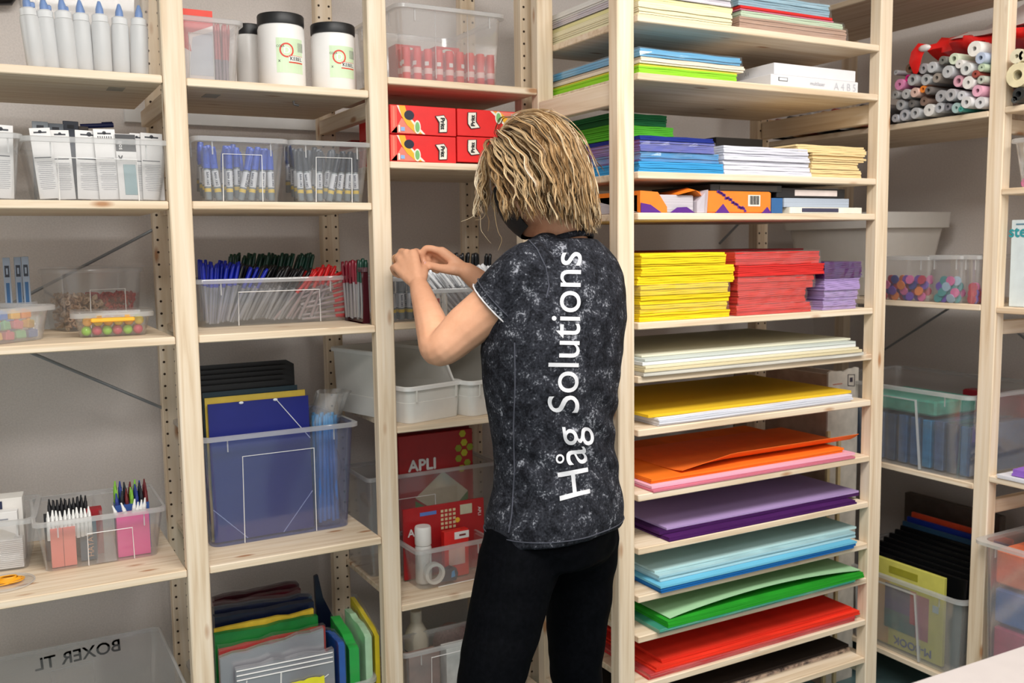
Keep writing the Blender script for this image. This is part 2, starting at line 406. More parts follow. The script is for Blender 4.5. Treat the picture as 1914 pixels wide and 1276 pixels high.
def px_bin(label, z, bl, br, top, D, yf=None, **kw):
    """front bottom corners as seen on the shelf (or on the plane y=yf), rim height from a point of the front rim"""
    if yf is None: p, q = S(*bl, z), S(*br, z)
    else: p, q = FP(*bl, yf), FP(*br, yf)
    H = FP(*top, (p.y+q.y)/2-kw.get('flare', .014)).z-z
    return clear_bin(label, p, q, z, H, D, **kw)
def oriented(obj_, T):
    obj_.matrix_world = T; return obj_
def ztilt(axis_vec): return Vector((0, 0, 1)).rotation_difference(Vector(axis_vec).normalized()).to_matrix().to_4x4()
def put(root, loc, up=(0, 0, 1), spin=0.0, label=None, group=None, first=False):
    T = Matrix.Translation(loc) @ ztilt(up) @ RZ(spin)
    r = root if first else dup(root)
    r.location = T.to_translation(); r.rotation_euler = T.to_euler()
    if label: r['label'] = label
    if group: r['group'] = group
    return r
class Proto:
    """the first use places the built thing itself, every later use a copy"""
    def __init__(s, root): s.r = root; s.used = False
    def put(s, loc, up=(0, 0, 1), spin=0.0, label=None, group=None):
        o = put(s.r, loc, up, spin, label, group, not s.used); s.used = True; return o

RED = (222, 44, 40); GREY = (150, 152, 156)
# ------------------------------------------------------------ bay A, top: a clear tub of glue bottles
zA1 = Z['A1']
tub = px_bin('tall clear tub of blue tipped white glue bottles on the top left shelf', zA1, (56, 125), (278, 137), (150, -60), .11, yf=.03, flare=.012, frame=None, ticks=False, m=clear(body=.06, gloss=.05, name='hazy_plastic'))
th = thing('glue_bottle', '', 'bottle')
b = MB(); b.lathe([(.0165, 0), (.0185, .004), (.0185, .098), (.017, .104)], mat((220, 220, 220), .4, .01), 18); b.build('body', th, smooth=35)
b = MB(); b.lathe([(.0140, .1042), (.0160, .1052), (.0162, .118), (.0115, .1215)], mat((240, 240, 240), .35, .01), 18); b.build('collar', th, smooth=35)
b = MB(); b.lathe([(.0085, .121), (.008, .132), (.0035, .147), (.002, .149)], mat((96, 140, 206), .4, .02), 12); b.box((.009, 0, .127), (.012, .006, .012), mat((96, 140, 206), .4, .02), ch=.002); b.build('nozzle', th, smooth=40)
gp = Proto(th); places = ['first from the left', 'second from the left', 'third from the left', 'in the middle', 'third from the right', 'second from the right', 'nearest the post']
for i, (u, pl) in enumerate(zip((68, 97, 128, 159, 192, 227, 260), places)):
    x = FP(u, 110, .055).x
    gp.put((x, .055+.008*(i % 2), zA1+.005), (-.09+.02*i, 0, 1), .3*i, 'white glue bottle with blue nozzle, '+pl+' in the top clear tub', 'glue bottles in the top left tub')
# ------------------------------------------------------------ bay A, second shelf: packs of markers in clear bins
zA2 = Z['A2']
bA2 = px_bin('clear bin crammed with carded marker packs on the second shelf', zA2, (70, 372), (302, 372), (45, 254), .26, yf=.025, flare=.020, frame=(.17, .80, .68))
bA2b = px_bin('clear bin of white cards cut by the left picture edge on second shelf', zA2, (-50, 372), (31, 372), (38, 250), .26, yf=.025, flare=.012, frame=None)
CARD = mat((232, 230, 229), .6, .02); INK = mat((70, 72, 78), .7, .0); INKL = mat((150, 152, 160), .7, .0)
TEALW = mat((120, 154, 160), .25, .05); PHDR = mat((32, 32, 36), .5, .02)
def marker_pack(w, h, dark, name_label, loc, up, spin=0, lines=True, window=False, bars=False):
    t = thing('marker_pack', name_label, 'marker pack')
    b = MB(); b.box((0, 0, h/2), (w, .0012, h), CARD, ch=.0004)
    y = -.0008
    if lines:
        for i in range(15): b.box((0, y, h*.14+i*h*.027), (w*.72*(1 if i % 4 else .8), .0004, h*.006), INKL)
        b.box((-.05*w, y, h*.58), (w*.8, .0004, h*.014), INK)
    if bars:
        for i in range(7): b.box((-w*.3+i*w*.1, y, h*.88), (w*.04, .0004, h*.035), INK)
    b.build('card', t)
    b = MB(); b.box((0, y-.0001, h*.935), (w*.62, .0004, h*.022), INK); b.lathe([(w*.09, 0), (w*.09, .0004)], INK, 10, TR(0, y+.0001, h*.945) @ RX(PI/2)); b.build('hang_hole', t)
    if dark:
        b = MB(); b.box((0, y-.0003, h*.86), (w*.98, .0005, h*.26), PHDR)
        text_on(b, 'soft', h*.13, WHITE, TR(-w*.3, y-.0008, h*.82) @ FRONT @ RZ(PI/2)); b.build('header', t)
    if window:
        b = MB(); b.box((w*.1, y-.0004, h*.3), (w*.6, .001, h*.46), TEALW, ch=.0003); b.build('window', t)
        b = MB(); text_on(b, 'V', w*.2, INK, TR(-w*.3, y-.0009, h*.63) @ FRONT, bold=.0008); b.build('lettering', t)
    b = MB(); b.lathe([(w*.13, 0), (w*.15, h*.1), (w*.15, h*.5), (w*.08, h*.56)], clear(body=.16, gloss=.2), 8, TR(w*.16, .008, h*.05)); b.build('blister', t, smooth=50)
    T = Matrix.Translation(loc) @ ztilt(up) @ RZ(spin); t.location = T.to_translation(); t.rotation_euler = T.to_euler(); return t
spec = [(94, 74, 230, .040, 0, 'leaning narrow white marker pack at the left end of the bin on the second shelf', 0),
        (125, 112, 233, .036, 0, 'leaning white marker pack with dark hang hole, second in the bin', 0),
        (172, 168, 234, .056, 0, 'wide white marker pack with big hang slot in the middle of the bin', 0),
        (207, 196, 231, .044, 0, 'white marker pack with a barcode strip, right of the wide one', 1),
        (243, 236, 240, .042, 1, 'marker pack with black header and teal window', 0),
        (262, 258, 238, .030, 0, 'slim white marker pack between black header pack and the last pack', 0),
        (288, 286, 238, .046, 0, 'white marker pack at the right end of the bin by the post', 0)]
for i, (ub, ut, vt, w_, dk, lab, bars) in enumerate(spec):
    y = .045+.007*((i*3) % 4); p = FP(ub, 368, y); q = FP(ut, vt, y)
    d = q-p; marker_pack(w_, d.length, dk, lab, (p.x, y, zA2+.005), (d.x, .03, d.z), window=dk, bars=bars, lines=not dk)
for i, (u, v, lab, c) in enumerate(((74, 219, 'grey translucent marker pack tip at the left back of the bin', (150, 158, 166)), (103, 222, 'second grey translucent marker pack at the back of the bin', (128, 136, 146)), (131, 217, 'dark marker pack standing at the back of the bin', (70, 76, 90)), (150, 226, 'small brown grey marker pack at the back of the bin', (96, 84, 78)))):
    y = .16+.01*i; p = FP(u+5, 368, y); q = FP(u, v, y); d = q-p
    t = thing('marker_pack', lab, 'marker pack', (p.x, y, zA2+.005)); b = MB(); h_ = d.length
    b.box((0, 0, h_/2), (.032, .004, h_), mat(c, .4, .06), ch=.0008); b.build('card', t)
    b = MB(); b.box((0, -.0025, h_*.93), (.014, .0006, .008), INK); b.build('hang_hole', t); t.rotation_euler = (0, math.atan2(d.x, d.z), 0)
p = FP(166, 233, .2); t = thing('marker_pen', 'navy marker lying across the marker packs', 'marker', (FP(150, 235, .2).x, .2, FP(150, 236, .2).z))
b = MB(); b.tube([(0, 0, 0), (.07, 0, .006)], .0055, mat((30, 38, 92), .4), 10); b.build('barrel', t, smooth=40); b = MB(); b.tube([(.045, 0, .0102), (.068, 0, .0122)], .0015, mat((24, 30, 76), .4), 6); b.build('clip', t)
for i, (u, lab) in enumerate(((6, 'white card pack standing at the right of the cut bin'), (-20, 'white card pack behind the left picture edge in the cut bin'))):
    y = .05+.01*i; p = FP(u+8, 366, y); marker_pack(.045, .150, 0, lab, (p.x-.01, y, zA2+.005), (.04, .02, 1))
# ------------------------------------------------------------ bay A, third shelf
zA3 = Z['A3']
p3, q3 = S(-95, 656, zA3), S(99, 632, zA3)
p3 = p3.lerp(q3, max(0, (-.462-p3.x)/(q3.x-p3.x)))
bA3 = clear_bin('round cornered clear tub of toy blocks at the left of the third shelf', (p3.x, p3.y+.0), (q3.x, q3.y), zA3, .074, .16, flare=.012, r=.05, frame=None, ticks=False, rw=.009, m=MILKY)
cols = [((70, 130, 210), 'blue'), ((236, 120, 130), 'pink'), ((250, 190, 80), 'amber'), ((120, 214, 160), 'mint'), ((240, 150, 90), 'orange'), ((90, 160, 230), 'sky blue'), ((240, 110, 140), 'rose')]
blk = {}
for i, (c, n) in enumerate(cols):
    t = thing('toy_block', '', 'toy block'); b = MB(); b.box((0, 0, .009), (.026, .017, .018), mat(c, .45, .03), ch=.0022); b.build('body', t)
    b = MB(); b.lathe([(.005, .018), (.005, .021)], mat(c, .45, .03), 10); b.build('stud', t, smooth=40); blk[n] = Proto(t)
random.seed(3)
for lay in range(3):
    for ix in range(6):
        for iy in range(2 if lay < 2 else 1):
            c, n = cols[(ix*3+lay*2+iy*5+ix*lay) % 7]
            x = bA3.W-.03-ix*.031-.006*lay; y = .032+iy*.045+random.uniform(-.002, .002)
            if x < .03: continue
            blk[n].put(bA3.L(x, y, .004+lay*.0215), (random.uniform(-.12, .12), random.uniform(-.12, .12), 1), bA3.rz+random.uniform(-.35, .35), n+' toy block among the blocks in the round cornered tub', n+' toy blocks in the tub')
# three tall pen boxes standing in a clear ringed cup
y = .27; cup0 = S(33, 566, zA3); cx, cy = FP(33, 560, y).x, y
t = thing('storage_cup', 'clear cup with a thick ring behind the tub of toy blocks', 'cup', (cx, cy, zA3+.0008))
b = MB(); b.lathe([(.034, 0), (.038, .075), (.0365, .075), (.0325, .002)], CLEAR, 20); b.build('body', t, smooth=40)
b = MB(); b.lathe([(.0375, .064), (.042, .066), (.042, .075), (.038, .077)], clear(body=.4), 20, caps=False); b.build('rim', t, smooth=40)
BLB = mat((46, 92, 138), .5, .03); GRB = mat((148, 160, 176), .5, .03)
for u, vt, lab in ((15, 482, 'grey and blue pen box at the left of the clear cup'), (36, 481, 'grey and blue pen box in the middle of the clear cup'), (50, 480, 'grey and blue pen box at the right of the clear cup')):
    x = FP(u, 540, y).x; h = FP(u, vt, y).z-zA3-.004
    t = thing('pen_box', lab, 'pen box', (x, y+(.004 if u == 36 else -.004), zA3+.005)); b = MB(); b.box((0, 0, h/2), (.0145, .016, h), GRB, ch=.0006); b.build('carton', t)
    b = MB(); b.box((0, -.0084, h*.42), (.007, .0006, h*.5), BLB); b.box((0, -.0084, h*.82), (.009, .0006, h*.15), mat((40, 46, 58), .5)); b.box((0, -.0088, h*.82), (.004, .0006, h*.08), GRB); b.build('print', t)
# bead tub
pb, qb = S(128, 621, zA3), S(264, 611, zA3)
Hb = FP(118, 504, pb.y).z-zA3
bead = clear_bin('tall clear lidded tub half full of wooden beads on the third shelf', (pb.x, pb.y), (qb.x, qb.y), zA3, Hb, .13, flare=.010, frame=(.3, .78, .66), rim=clear(body=.2), rw=.004, ticks=False)
b = MB(); b.loft([rrect(-.018, bead.W+.018, -.018, .148, .018, Hb+.002), rrect(-.018, bead.W+.018, -.018, .148, .018, Hb+.006)], clear(body=.12)); b.build('lid', bead.th)
random.seed(5)
ringm = [mat((206, 176, 146), .6, .06), mat((178, 142, 110), .6, .06), mat((190, 52, 52), .5, .05), mat((168, 36, 40), .5, .05)]
def bead_mesh(m):
    b = MB(); R = []
    for k in range(6):
        a = 2*PI*k/6; R.append([((.0048+.0024*math.cos(a))*math.cos(2*PI*j/10), (.0048+.0024*math.cos(a))*math.sin(2*PI*j/10), .0024*math.sin(a)) for j in range(10)])
    n = 10; vs = [p for r in R for p in r]; fs = [(k*n+j, k*n+(j+1) % n, ((k+1) % 6)*n+(j+1) % n, ((k+1) % 6)*n+j) for k in range(6) for j in range(n)]
    return vs, fs
bv, bf = bead_mesh(None); bb = MB()
for k in range(900):
    x, yy = random.uniform(.009, bead.W-.009), random.uniform(.008, .122); z = .006+(Hb*.53)*(k/900)
    red = x > bead.W*(.62-.25*(z/(Hb*.5)-.5))
    m = ringm[2+(k % 2)] if red else ringm[k % 2]
    T = TR(x, yy, z) @ RX(random.uniform(-1.5, 1.5)) @ RY(random.uniform(-1.5, 1.5)); bb.add(bv, bf, m, T)
o = bb.build('craft_beads', smooth=60); o.matrix_world = bead.T; tag(o, 'loose wooden ring beads and red beads filling the tall tub', 'beads', kind='stuff')
# small lidded box of glossy balls
ps, qs = S(149.5, 632, zA3), S(273.6, 626, zA3); Hs = FP(137, 587, ps.y).z-zA3
sb = clear_bin('small clear lunch box with a yellow clip and glossy balls inside', (ps.x, ps.y), (qs.x, qs.y), zA3, Hs, .075, flare=.011, frame=None, ticks=False, rw=.007)
b = MB(); b.loft([rrect(-.018, sb.W+.018, -.018, .093, .018, Hs+.002), rrect(-.018, sb.W+.018, -.018, .093, .018, Hs+.0045)], clear(body=.1)); b.build('lid', sb.th)
b = MB(); b.box((sb.W*.5, -.0145, Hs*.72), (sb.W*.66, .006, .010), mat((250, 186, 60), .35), ch=.002); b.box((sb.W*.3, -.014, Hs*.86), (.012, .008, .006), mat((250, 186, 60), .35), ch=.001); b.box((sb.W*.72, -.014, Hs*.86), (.012, .008, .006), mat((250, 186, 60), .35), ch=.001); b.build('clip', sb.th)
bc = [((150, 214, 60), 'green'), ((236, 206, 60), 'yellow'), ((206, 70, 100), 'magenta'), ((240, 170, 60), 'amber')]
bp = {}
for c, n in bc:
    o = MB().ball((0, 0, 0), .0108, mat(c, .12, .02), 14, 9).build('glass_ball', smooth=80); tag(o, n+' glossy ball inside the small clipped lunch box', 'ball', n+' balls in the lunch box'); bp[n] = o
first = {n: True for _, n in bc}; k = 0
for lay in range(2):
    for ix in range(6):
        for iy in range(3):
            n = bc[(ix*2+iy+lay*3+(ix*iy) % 3) % 4][1]; o = bp[n] if first[n] else bp[n].copy()
            if not first[n]: C.objects.link(o)
            first[n] = False
            o.location = sb.L(.014+ix*.0225*(sb.W-.03)/.113+.003*lay, .0135+iy*.0225, .0135+lay*.0205)
# ------------------------------------------------------------ bay A, fourth shelf
zA4 = Z['A4']
pc, qc = S(86, 1070, zA4), S(296, 1037, zA4); Hc = FP(65, 980, pc.y-.018).z-zA4
cr = clear_bin('clear bin of pastel crayon boxes at the right of the fourth shelf', (pc.x, pc.y), (qc.x, qc.y), zA4, Hc, .22, flare=.016, frame=(.37, .77, .66))
b = MB(); b.loft([[(cr.W*.53-.022, -.001, .003), (cr.W*.53+.022, -.001, .003), (cr.W*.53+.014, .004, Hc-.012), (cr.W*.53-.006, .004, Hc-.012)], [(cr.W*.53-.022, .225, .003), (cr.W*.53+.022, .225, .003), (cr.W*.53+.012, .225, Hc-.005), (cr.W*.53-.006, .225, Hc-.005)]], clear(body=.22)); b.build('divider', cr.th)
def carton(label, x, y, w, d, h, c, name='crayon_box', cat='crayon box', txt=None, tc=None, split=False):
    p = cr.L(x, y, .003); t = thing(name, label, cat, p, cr.rz); m = mat(c, .55, .02); b = MB()
    b.loft([[(-w/2, -d/2, 0), (w/2, -d/2, 0), (w/2, d/2, 0), (-w/2, d/2, 0)], [(-w/2, -d/2, h), (w/2, -d/2, h), (w/2, d/2, h), (-w/2, d/2, h)]], m); b.build('carton', t)
    if split: b = MB(); b.box((0, -d/2-.0003, h/2), (.0012, .0006, h), mat([q*.6 for q in c], .6)); b.build('seam', t)
    if txt: b = MB(); text_on(b, txt, h*.72, mat(tc, .5, .0), TR(w*.1, -d/2-.0008, h*.45) @ FRONT @ RZ(PI/2)); b.build('lettering', t)
    return t
carton('coral crayon box with white crayon tips at the front of the bin', .040, .030, .052, .03, Hc*.76, (236, 138, 126), split=True)
carton('slate crayon box with faded vertical lettering beside coral box', .094, .050, .036, .03, Hc*.80, (76, 98, 112), txt='HATAYA', tc=(214, 170, 140))
carton('dark red box behind the slate crayon box', .112, .088, .034, .03, Hc*.92, (160, 30, 40))
carton('black crayon box at the back left of the bin', .050, .10, .09, .04, Hc*.86, (38, 40, 46))
carton('hot pink crayon box with white crayon tips', cr.W-.050, .034, .072, .034, Hc*.84, (238, 84, 160))
carton('blue and green pencil box behind the pink box', cr.W-.045, .085, .076, .045, Hc*.95, (50, 90, 160))
def crayon_proto(rgb, name='crayon'):
    t = thing(name, '', 'crayon'); b = MB(); b.lathe([(.0042, -.03), (.0042, .012), (.0032, .014), (.0016, .027), (.001, .0275)], mat(rgb, .5, .02), 10); b.build('stick', t, smooth=35)
    b = MB(); b.lathe([(.0044, -.03), (.0044, .006)], mat([q*.93 for q in rgb], .6, .02), 10, caps=False); b.build('wrapper', t, smooth=35); return Proto(t)
wc, kc = crayon_proto((238, 238, 236)), crayon_proto((24, 24, 28))
random.seed(11)
for i in range(22):
    wc.put(cr.L(.012+.0086*(i % 11), .021+.010*(i//11), Hc*.79+random.uniform(0, .006)+.006*(i//11)), (random.uniform(-.05, .05), random.uniform(-.05, .05), 1), 0, 'white crayon standing over the coral box in the bin', 'white crayons over the coral box')
for i in range(20):
    kc.put(cr.L(.018+.0086*(i % 10), .092+.011*(i//10), Hc*.93+random.uniform(0, .006)), (random.uniform(-.05, .05), 0, 1), 0, 'black crayon in the back left box of the crayon bin', 'black crayons at the back left')
wc2 = wc
for i, x in enumerate((-.074, -.055, -.036, -.029, -.021, -.013)):
    wc.put(cr.L(cr.W-.006+x-.004, .026, Hc*.84+.001+.004*(i % 3)), (-.32 if i < 2 else .12, 0, 1), 0, 'white crayon leaning out of the hot pink box', 'white crayons in the pink box')
pcol = [((40, 60, 140), 'navy'), ((30, 34, 40), 'charcoal'), ((110, 34, 38), 'maroon'), ((130, 190, 60), 'lime')]
pp = {}
for c, n in pcol: pp[n] = crayon_proto(c)
for i in range(28):
    n = pcol[(i*5+i//9) % 4][1]; j, k = i % 7, i//7
    pp[n].put(cr.L(cr.W-.078+.011*j, .068+.011*k, Hc*.98+.006*k+random.uniform(0, .006)), (random.uniform(-.06, .06), 0, 1), 0, n+' crayon standing in the back right box of the bin', n+' crayons at the back right')
# cut bin of cards at the left edge
pl, ql = S(-70, 1078, zA4), S(53, 1062, zA4); Hl = FP(62, 965, ql.y).z-zA4
cl = clear_bin('clear bin of white card boxes cut by the left edge, fourth shelf', (pl.x, pl.y), (ql.x, ql.y), zA4, Hl, .2, flare=.014, frame=None, rw=.009)
WB_ = mat((226, 222, 216), .6, .02); NAVY = mat((34, 40, 72), .5)
t = thing('card_box', 'white box printed 75 standing in the cut bin', 'box', cl.L(cl.W-.052, .10, .003), cl.rz); b = MB(); b.box((0, 0, Hl*.62), (.085, .06, Hl*1.24), WB_, ch=.001); b.build('carton', t)
b = MB(); b.box((-.016, -.031, Hl*1.12), (.034, .0008, .018), NAVY); text_on(b, '75', .022, WHITE, TR(-.016, -.0322, Hl*1.12) @ FRONT, bold=.0006); b.build('print', t)
t = thing('card_box', 'low white box with a printed line in front of the 75 box', 'box', cl.L(cl.W-.056, .052, .003), cl.rz); b = MB(); b.box((0, 0, Hl*.52), (.075, .03, Hl*1.04), mat((232, 230, 228), .6, .02), ch=.001); b.build('carton', t)
b = MB(); b.box((-.004, -.0156, Hl*.9), (.045, .0006, .003), INKL); b.build('print', t)
for i in range(15):
    o = MB().box((0, 0, 0), (.088, .03, .0038), mat((233, 231, 230), .6, .01), ch=.0006).build('card_pack', loc=cl.L(cl.W-.052, .0175, .006+i*.0045)); o.rotation_euler.z = cl.rz
    tag(o, 'flat white card in the low pile at the front of the cut bin', 'card', 'white cards piled in the cut bin')
t = thing('card', 'white card with a blue line leaning over the cut bin', 'card', cl.L(cl.W-.07, .0125, Hl*.72), cl.rz); b = MB(); b.box((0, 0, 0), (.09, .001, .035), WB_, RY(.5)); b.build('sheet', t)
b = MB(); b.box((0, -.0008, -.012), (.08, .0005, .002), mat((70, 96, 170), .5), RY(.5)); b.build('line', t)
# rubber bands on a clear lid
pr = S(8, 1092, zA4); t = thing('tub_cover', 'round clear lid lying on the fourth shelf, yellow bands on it', 'lid', (pr.x, pr.y, zA4+.0006))
b = MB(); b.lathe([(.06, 0), (.0605, .003), (.059, .0032), (.0, .002)], MILKY, 32, caps=False); b.build('disc', t, smooth=50); b = MB(); b.lathe([(.059, .0028), (.0615, .003), (.0615, .0045), (.059, .0045)], RIM, 32, caps=False); b.build('rim', t, smooth=50)
random.seed(2); yb_ = mat((244, 172, 30), .4, .04)
for k in range(7):
    a0 = random.uniform(-.35, .35); rx, ry = .034-.0026*k+random.uniform(-.002, .002), .021-.0016*k
    path = [((rx+.002*math.sin(3*a+k))*math.cos(a), (ry+.0015*math.cos(2*a+k))*math.sin(a), 0) for a in [2*PI*j/26 for j in range(27)]]
    o = MB().tube(path, .0013, yb_, 6).build('rubber_band', loc=(pr.x+.006, pr.y, zA4+.0062+.0016*k), smooth=60); o.rotation_euler.z = a0
    tag(o, 'yellow rubber band looped on the round clear lid', 'rubber band', 'yellow rubber bands on the lid')
# ------------------------------------------------------------ bay A, bottom: big box with hand lettering
yB = .40; zt = FP(300, 1173, yB).z; xr = FP(296, 1185, yB).x
bx = clear_bin('big dusty clear box lettered by marker on the bottom left shelf', (xr-.42, .03), (xr-.012, .03), Z['A5'], zt-Z['A5'], yB-.03, flare=.012, frame=None, m=MILKY, ticks=False)
b = MB(); text_on(b, 'BOXER TL', .20, mat((60, 60, 58), .6), TR(.225, yB-.03+.0085, (zt-Z['A5'])*.80) @ RX(PI/2) @ RY(PI) @ RZ(-.05), bold=.0008); b.build('handwriting', bx.th)
b = MB(); b.tube([(.16, yB-.022, .05), (.16, yB-.019, .10), (.26, yB-.019, .105), (.26, yB-.022, .05)], .0014, RIM, 5); b.build('label_frame', bx.th)
t = thing('pen_packet', 'blue and white packet lying in the big bottom box', 'packet', bx.L(.33, .12, .004), .5); b = MB(); b.box((0, 0, .05), (.08, .09, .10), mat((40, 62, 120), .45), ch=.004); b.build('pouch', t)
b = MB(); b.box((0, -.0, .1005), (.05, .06, .0012), mat((200, 200, 214), .5)); b.build('print', t)
# ------------------------------------------------------------ bay B, top: paint jars, tub of pencils
zB1 = Z['B1']
xt0, xt1 = FP(325, 90, .05).x, FP(443, 148, .05).x
tb = clear_bin('frosted clear tub with a red and white pad and pencils, top of second bay', (max(xt0, .006), .05), (xt1, .05), zB1, FP(446, 40, .04).z-zB1, .16, flare=.012, frame=(.1, .55, .75), m=MILKY, ticks=False)
t = thing('drawing_pad', 'red and white printed pad standing in the frosted tub', 'pad', tb.L(tb.W*.30, .03, .003)); Hp = FP(370, 22, .08).z-zB1
REDM, PINKW = mat((226, 62, 44), .5, .02), mat((238, 226, 222), .5, .01)
b = MB(); b.box((0, 0, Hp/2), (.075, .006, Hp), PINKW, ch=.0006); b.build('pad', t)
b = MB(); b.box((0, -.0033, Hp*.95), (.075, .0006, Hp*.10), REDM); b.prism([(-.037, Hp*.50), (-.012, Hp*.42), (-.018, Hp*.66), (.037, Hp*.80), (.037, Hp*.9), (-.037, Hp*.9)], -.0036, -.003, mat((214, 82, 84), .5)); b.prism([(-.02, Hp*.1), (.037, Hp*.1), (.037, Hp*.72), (-.008, Hp*.62)], -.0037, -.003, mat((196, 200, 210), .5)); b.build('print', t)
pn = thing('pencil', '', 'pencil'); b = MB(); b.lathe([(.0035, 0), (.0035, .122), (.0012, .138)], mat((176, 52, 54), .4, .04), 6); b.build('barrel', pn); b = MB(); b.lathe([(.0036, .0), (.0036, .055)], mat((120, 96, 110), .4), 6, caps=False); b.build('stripe', pn)
pn = Proto(pn); random.seed(4)
for i in range(12):
    pn.put(tb.L(tb.W-.036+.0078*(i % 4)-.002, .028+.012*(i//4), .003), (random.uniform(-.02, .10), .02, 1), i, 'dark red pencil in the bundle at the right of the frosted tub', 'dark red pencils in the frosted tub')
JW = mat((238, 235, 232), .35, .01); GRN = mat((206, 226, 190), .5, .02)
def jar(label, uc, ul, ur, vlid, vbot, y, print_=True, spin=-.40):
    x = FP(uc, 100, y).x; R = (FP(ur, 100, y).x-FP(ul, 100, y).x)/2*.94; h = FP(uc, vlid, y).z-zB1
    t = thing('paint_jar', label, 'jar', (x, y, zB1+.0006), spin); L = h*.86
    b = MB(); b.lathe([(R*.95, 0), (R, .004), (R, L*.93), (R*.95, L*.985), (R*.93, L)], JW, 32); b.build('body', t, smooth=35)
    b = MB(); b.lathe([(R*.99, L-.001), (R*1.0, L+.002), (R*1.0, h-.003), (R*.97, h)], mat((22, 22, 24), .45, .05), 36); b.build('lid', t, smooth=35)
    if print_:
        def arc(p0, p1, z0, z1, m, k=1.004, n=10):
            b.loft([[(R*k*math.sin(a), -R*k*math.cos(a), z) for z in (z0, z1)]+[(R*(k-.003)*math.sin(a), -R*(k-.003)*math.cos(a), z) for z in (z1, z0)] for a in [p0+(p1-p0)*i/n for i in range(n+1)]], m)
        b = MB(); arc(-.10, 1.15, L*.22, L*.76, GRN); b.build('paper_label', t)
        b = MB(); RD = mat((214, 62, 44), .5); IK = mat((40, 40, 44), .6)
        cz, ca, rr = L*.57, .34, R*.31
        ang = [2*PI*i/22 for i in range(23)]
        for i in range(22):
            q = [(ca+rr*k*math.cos(a)/R, cz+rr*k*math.sin(a)) for a in (ang[i], ang[i+1]) for k in (1, .78)]
            P = [(R*1.007*math.sin(a), -R*1.007*math.cos(a), z) for a, z in q]; b.add(P, [(0, 2, 3, 1)], RD)
        def lay(s, w_, a0, z0, m, bold=0):
            vs, fs, ww, hh = text_data(s); k = w_/ww
            b.add([(R*1.009*math.sin(a0+x*k/R), -R*1.009*math.cos(a0+x*k/R), z0+y*k) for x, y, _ in vs], fs, m)
            if bold: b.add([(R*1.0088*math.sin(a0+(x*k+bold)/R), -R*1.0088*math.cos(a0+(x*k+bold)/R), z0+y*k) for x, y, _ in vs], fs, m)
        lay('D', rr*.8, ca, cz, mat((236, 236, 240), .5), .001); lay('COLA', R*.34, .08, L*.63, IK)
        arc(.42, 1.12, L*.40, L*.49, mat((232, 236, 228), .5), 1.007); arc(.42, 1.12, L*.375, L*.395, RD, 1.007)
        lay('KEBEL', R*.6, .78, L*.445, IK, .0006); arc(.42, 1.12, L*.488, L*.494, RD, 1.009)
        for i in range(7): arc(.86+i*.05, .875+i*.05+.01*(i % 2), L*.56, L*.70, mat((120, 116, 122), .6), 1.007, 2)
        lay('x', R*.10, .02, L*.40, IK)
        b.build('lettering', t)
    return t
jar('white paint jar with black lid at the back, partly behind the taller jar', 466, 440, 492, 49, 150, .20, False)
jar('taller white paint jar with black lid and green label, in the middle', 526.5, 481, 571, 32, 157, .085)
jar('shorter white paint jar with black lid and green label beside the post', 623, 581, 665, 50, 164, .085)
# ------------------------------------------------------------ bay B, second shelf: markers
zB2 = Z['B2']
bl = px_bin('clear bin of blue capped markers on the second shelf, left of two', zB2, (381, 376), (523, 377), (360, 254), .24, yf=.022, flare=.0165, frame=(.25, .76, .74), side=True)
br = px_bin('clear bin of black capped markers on the second shelf, right of two', zB2, (556, 377), (681, 378.5), (540, 262), .24, yf=.022, flare=.0155, frame=(.27, .80, .74), side=True)
def marker_proto(cap):
    t = thing('marker', '', 'marker'); b = MB(); b.lathe([(.0066, 0), (.0076, .003), (.0076, .066), (.0066, .070)], mat((120, 130, 136), .3, .03), 14); b.build('barrel', t, smooth=40)
    b = MB(); b.lathe([(.0078, .030), (.0078, .066)], mat((214, 216, 222), .45), 14, caps=False); b.build('paper_label', t, smooth=60)
    b = MB(); text_on(b, 'DRY WIPE', .030, mat((70, 76, 96), .5), TR(0, -.0079, .048) @ FRONT @ RZ(PI/2), bold=.0003); b.build('lettering', t)
    b = MB(); b.lathe([(.0077, .018), (.0077, .026)], mat((222, 190, 70), .45), 14, caps=False); b.build('band', t, smooth=60)
    b = MB(); b.lathe([(.0082, .071), (.0082, .104), (.0068, .116), (.0062, .1165)], mat(cap, .3, .04), 14); b.box((0, -.0088, .096), (.003, .002, .03), mat(cap, .3, .04), ch=.0008); b.build('cap', t, smooth=40)
    return Proto(t)
mb_, mk_ = marker_proto((34, 80, 190)), marker_proto((30, 44, 62))
random.seed(9)
for o, P, n in ((bl, mb_, 'blue'), (br, mk_, 'black')):
    for i in range(20):
        r_, k = i//7, i % 7
        x = .014+(o.W-.028)*k/6; lean = (.02, .10, -.02, -.26, -.17, -.10, .0)[k] if r_ == 0 else random.uniform(-.16, .16)
        lean *= (1 if .02 < x < o.W-.02 else .2)
        P.put(o.L(x, .018+.026*r_, .004+.006*r_), (-lean, .04, 1), random.uniform(-.6, .6), n+' capped marker standing in the clear bin of '+n+' markers', n+' capped markers on the second shelf')
    for i in range(6):   # further ones with their caps above the rim
        P.put(o.L(.02+(o.W-.04)*i/5, .14+.02*(i % 2), .010+.02*(i % 3 == 0)), (random.uniform(-.1, .1), .05, 1), i, n+' capped marker standing in the clear bin of '+n+' markers', n+' capped markers on the second shelf')
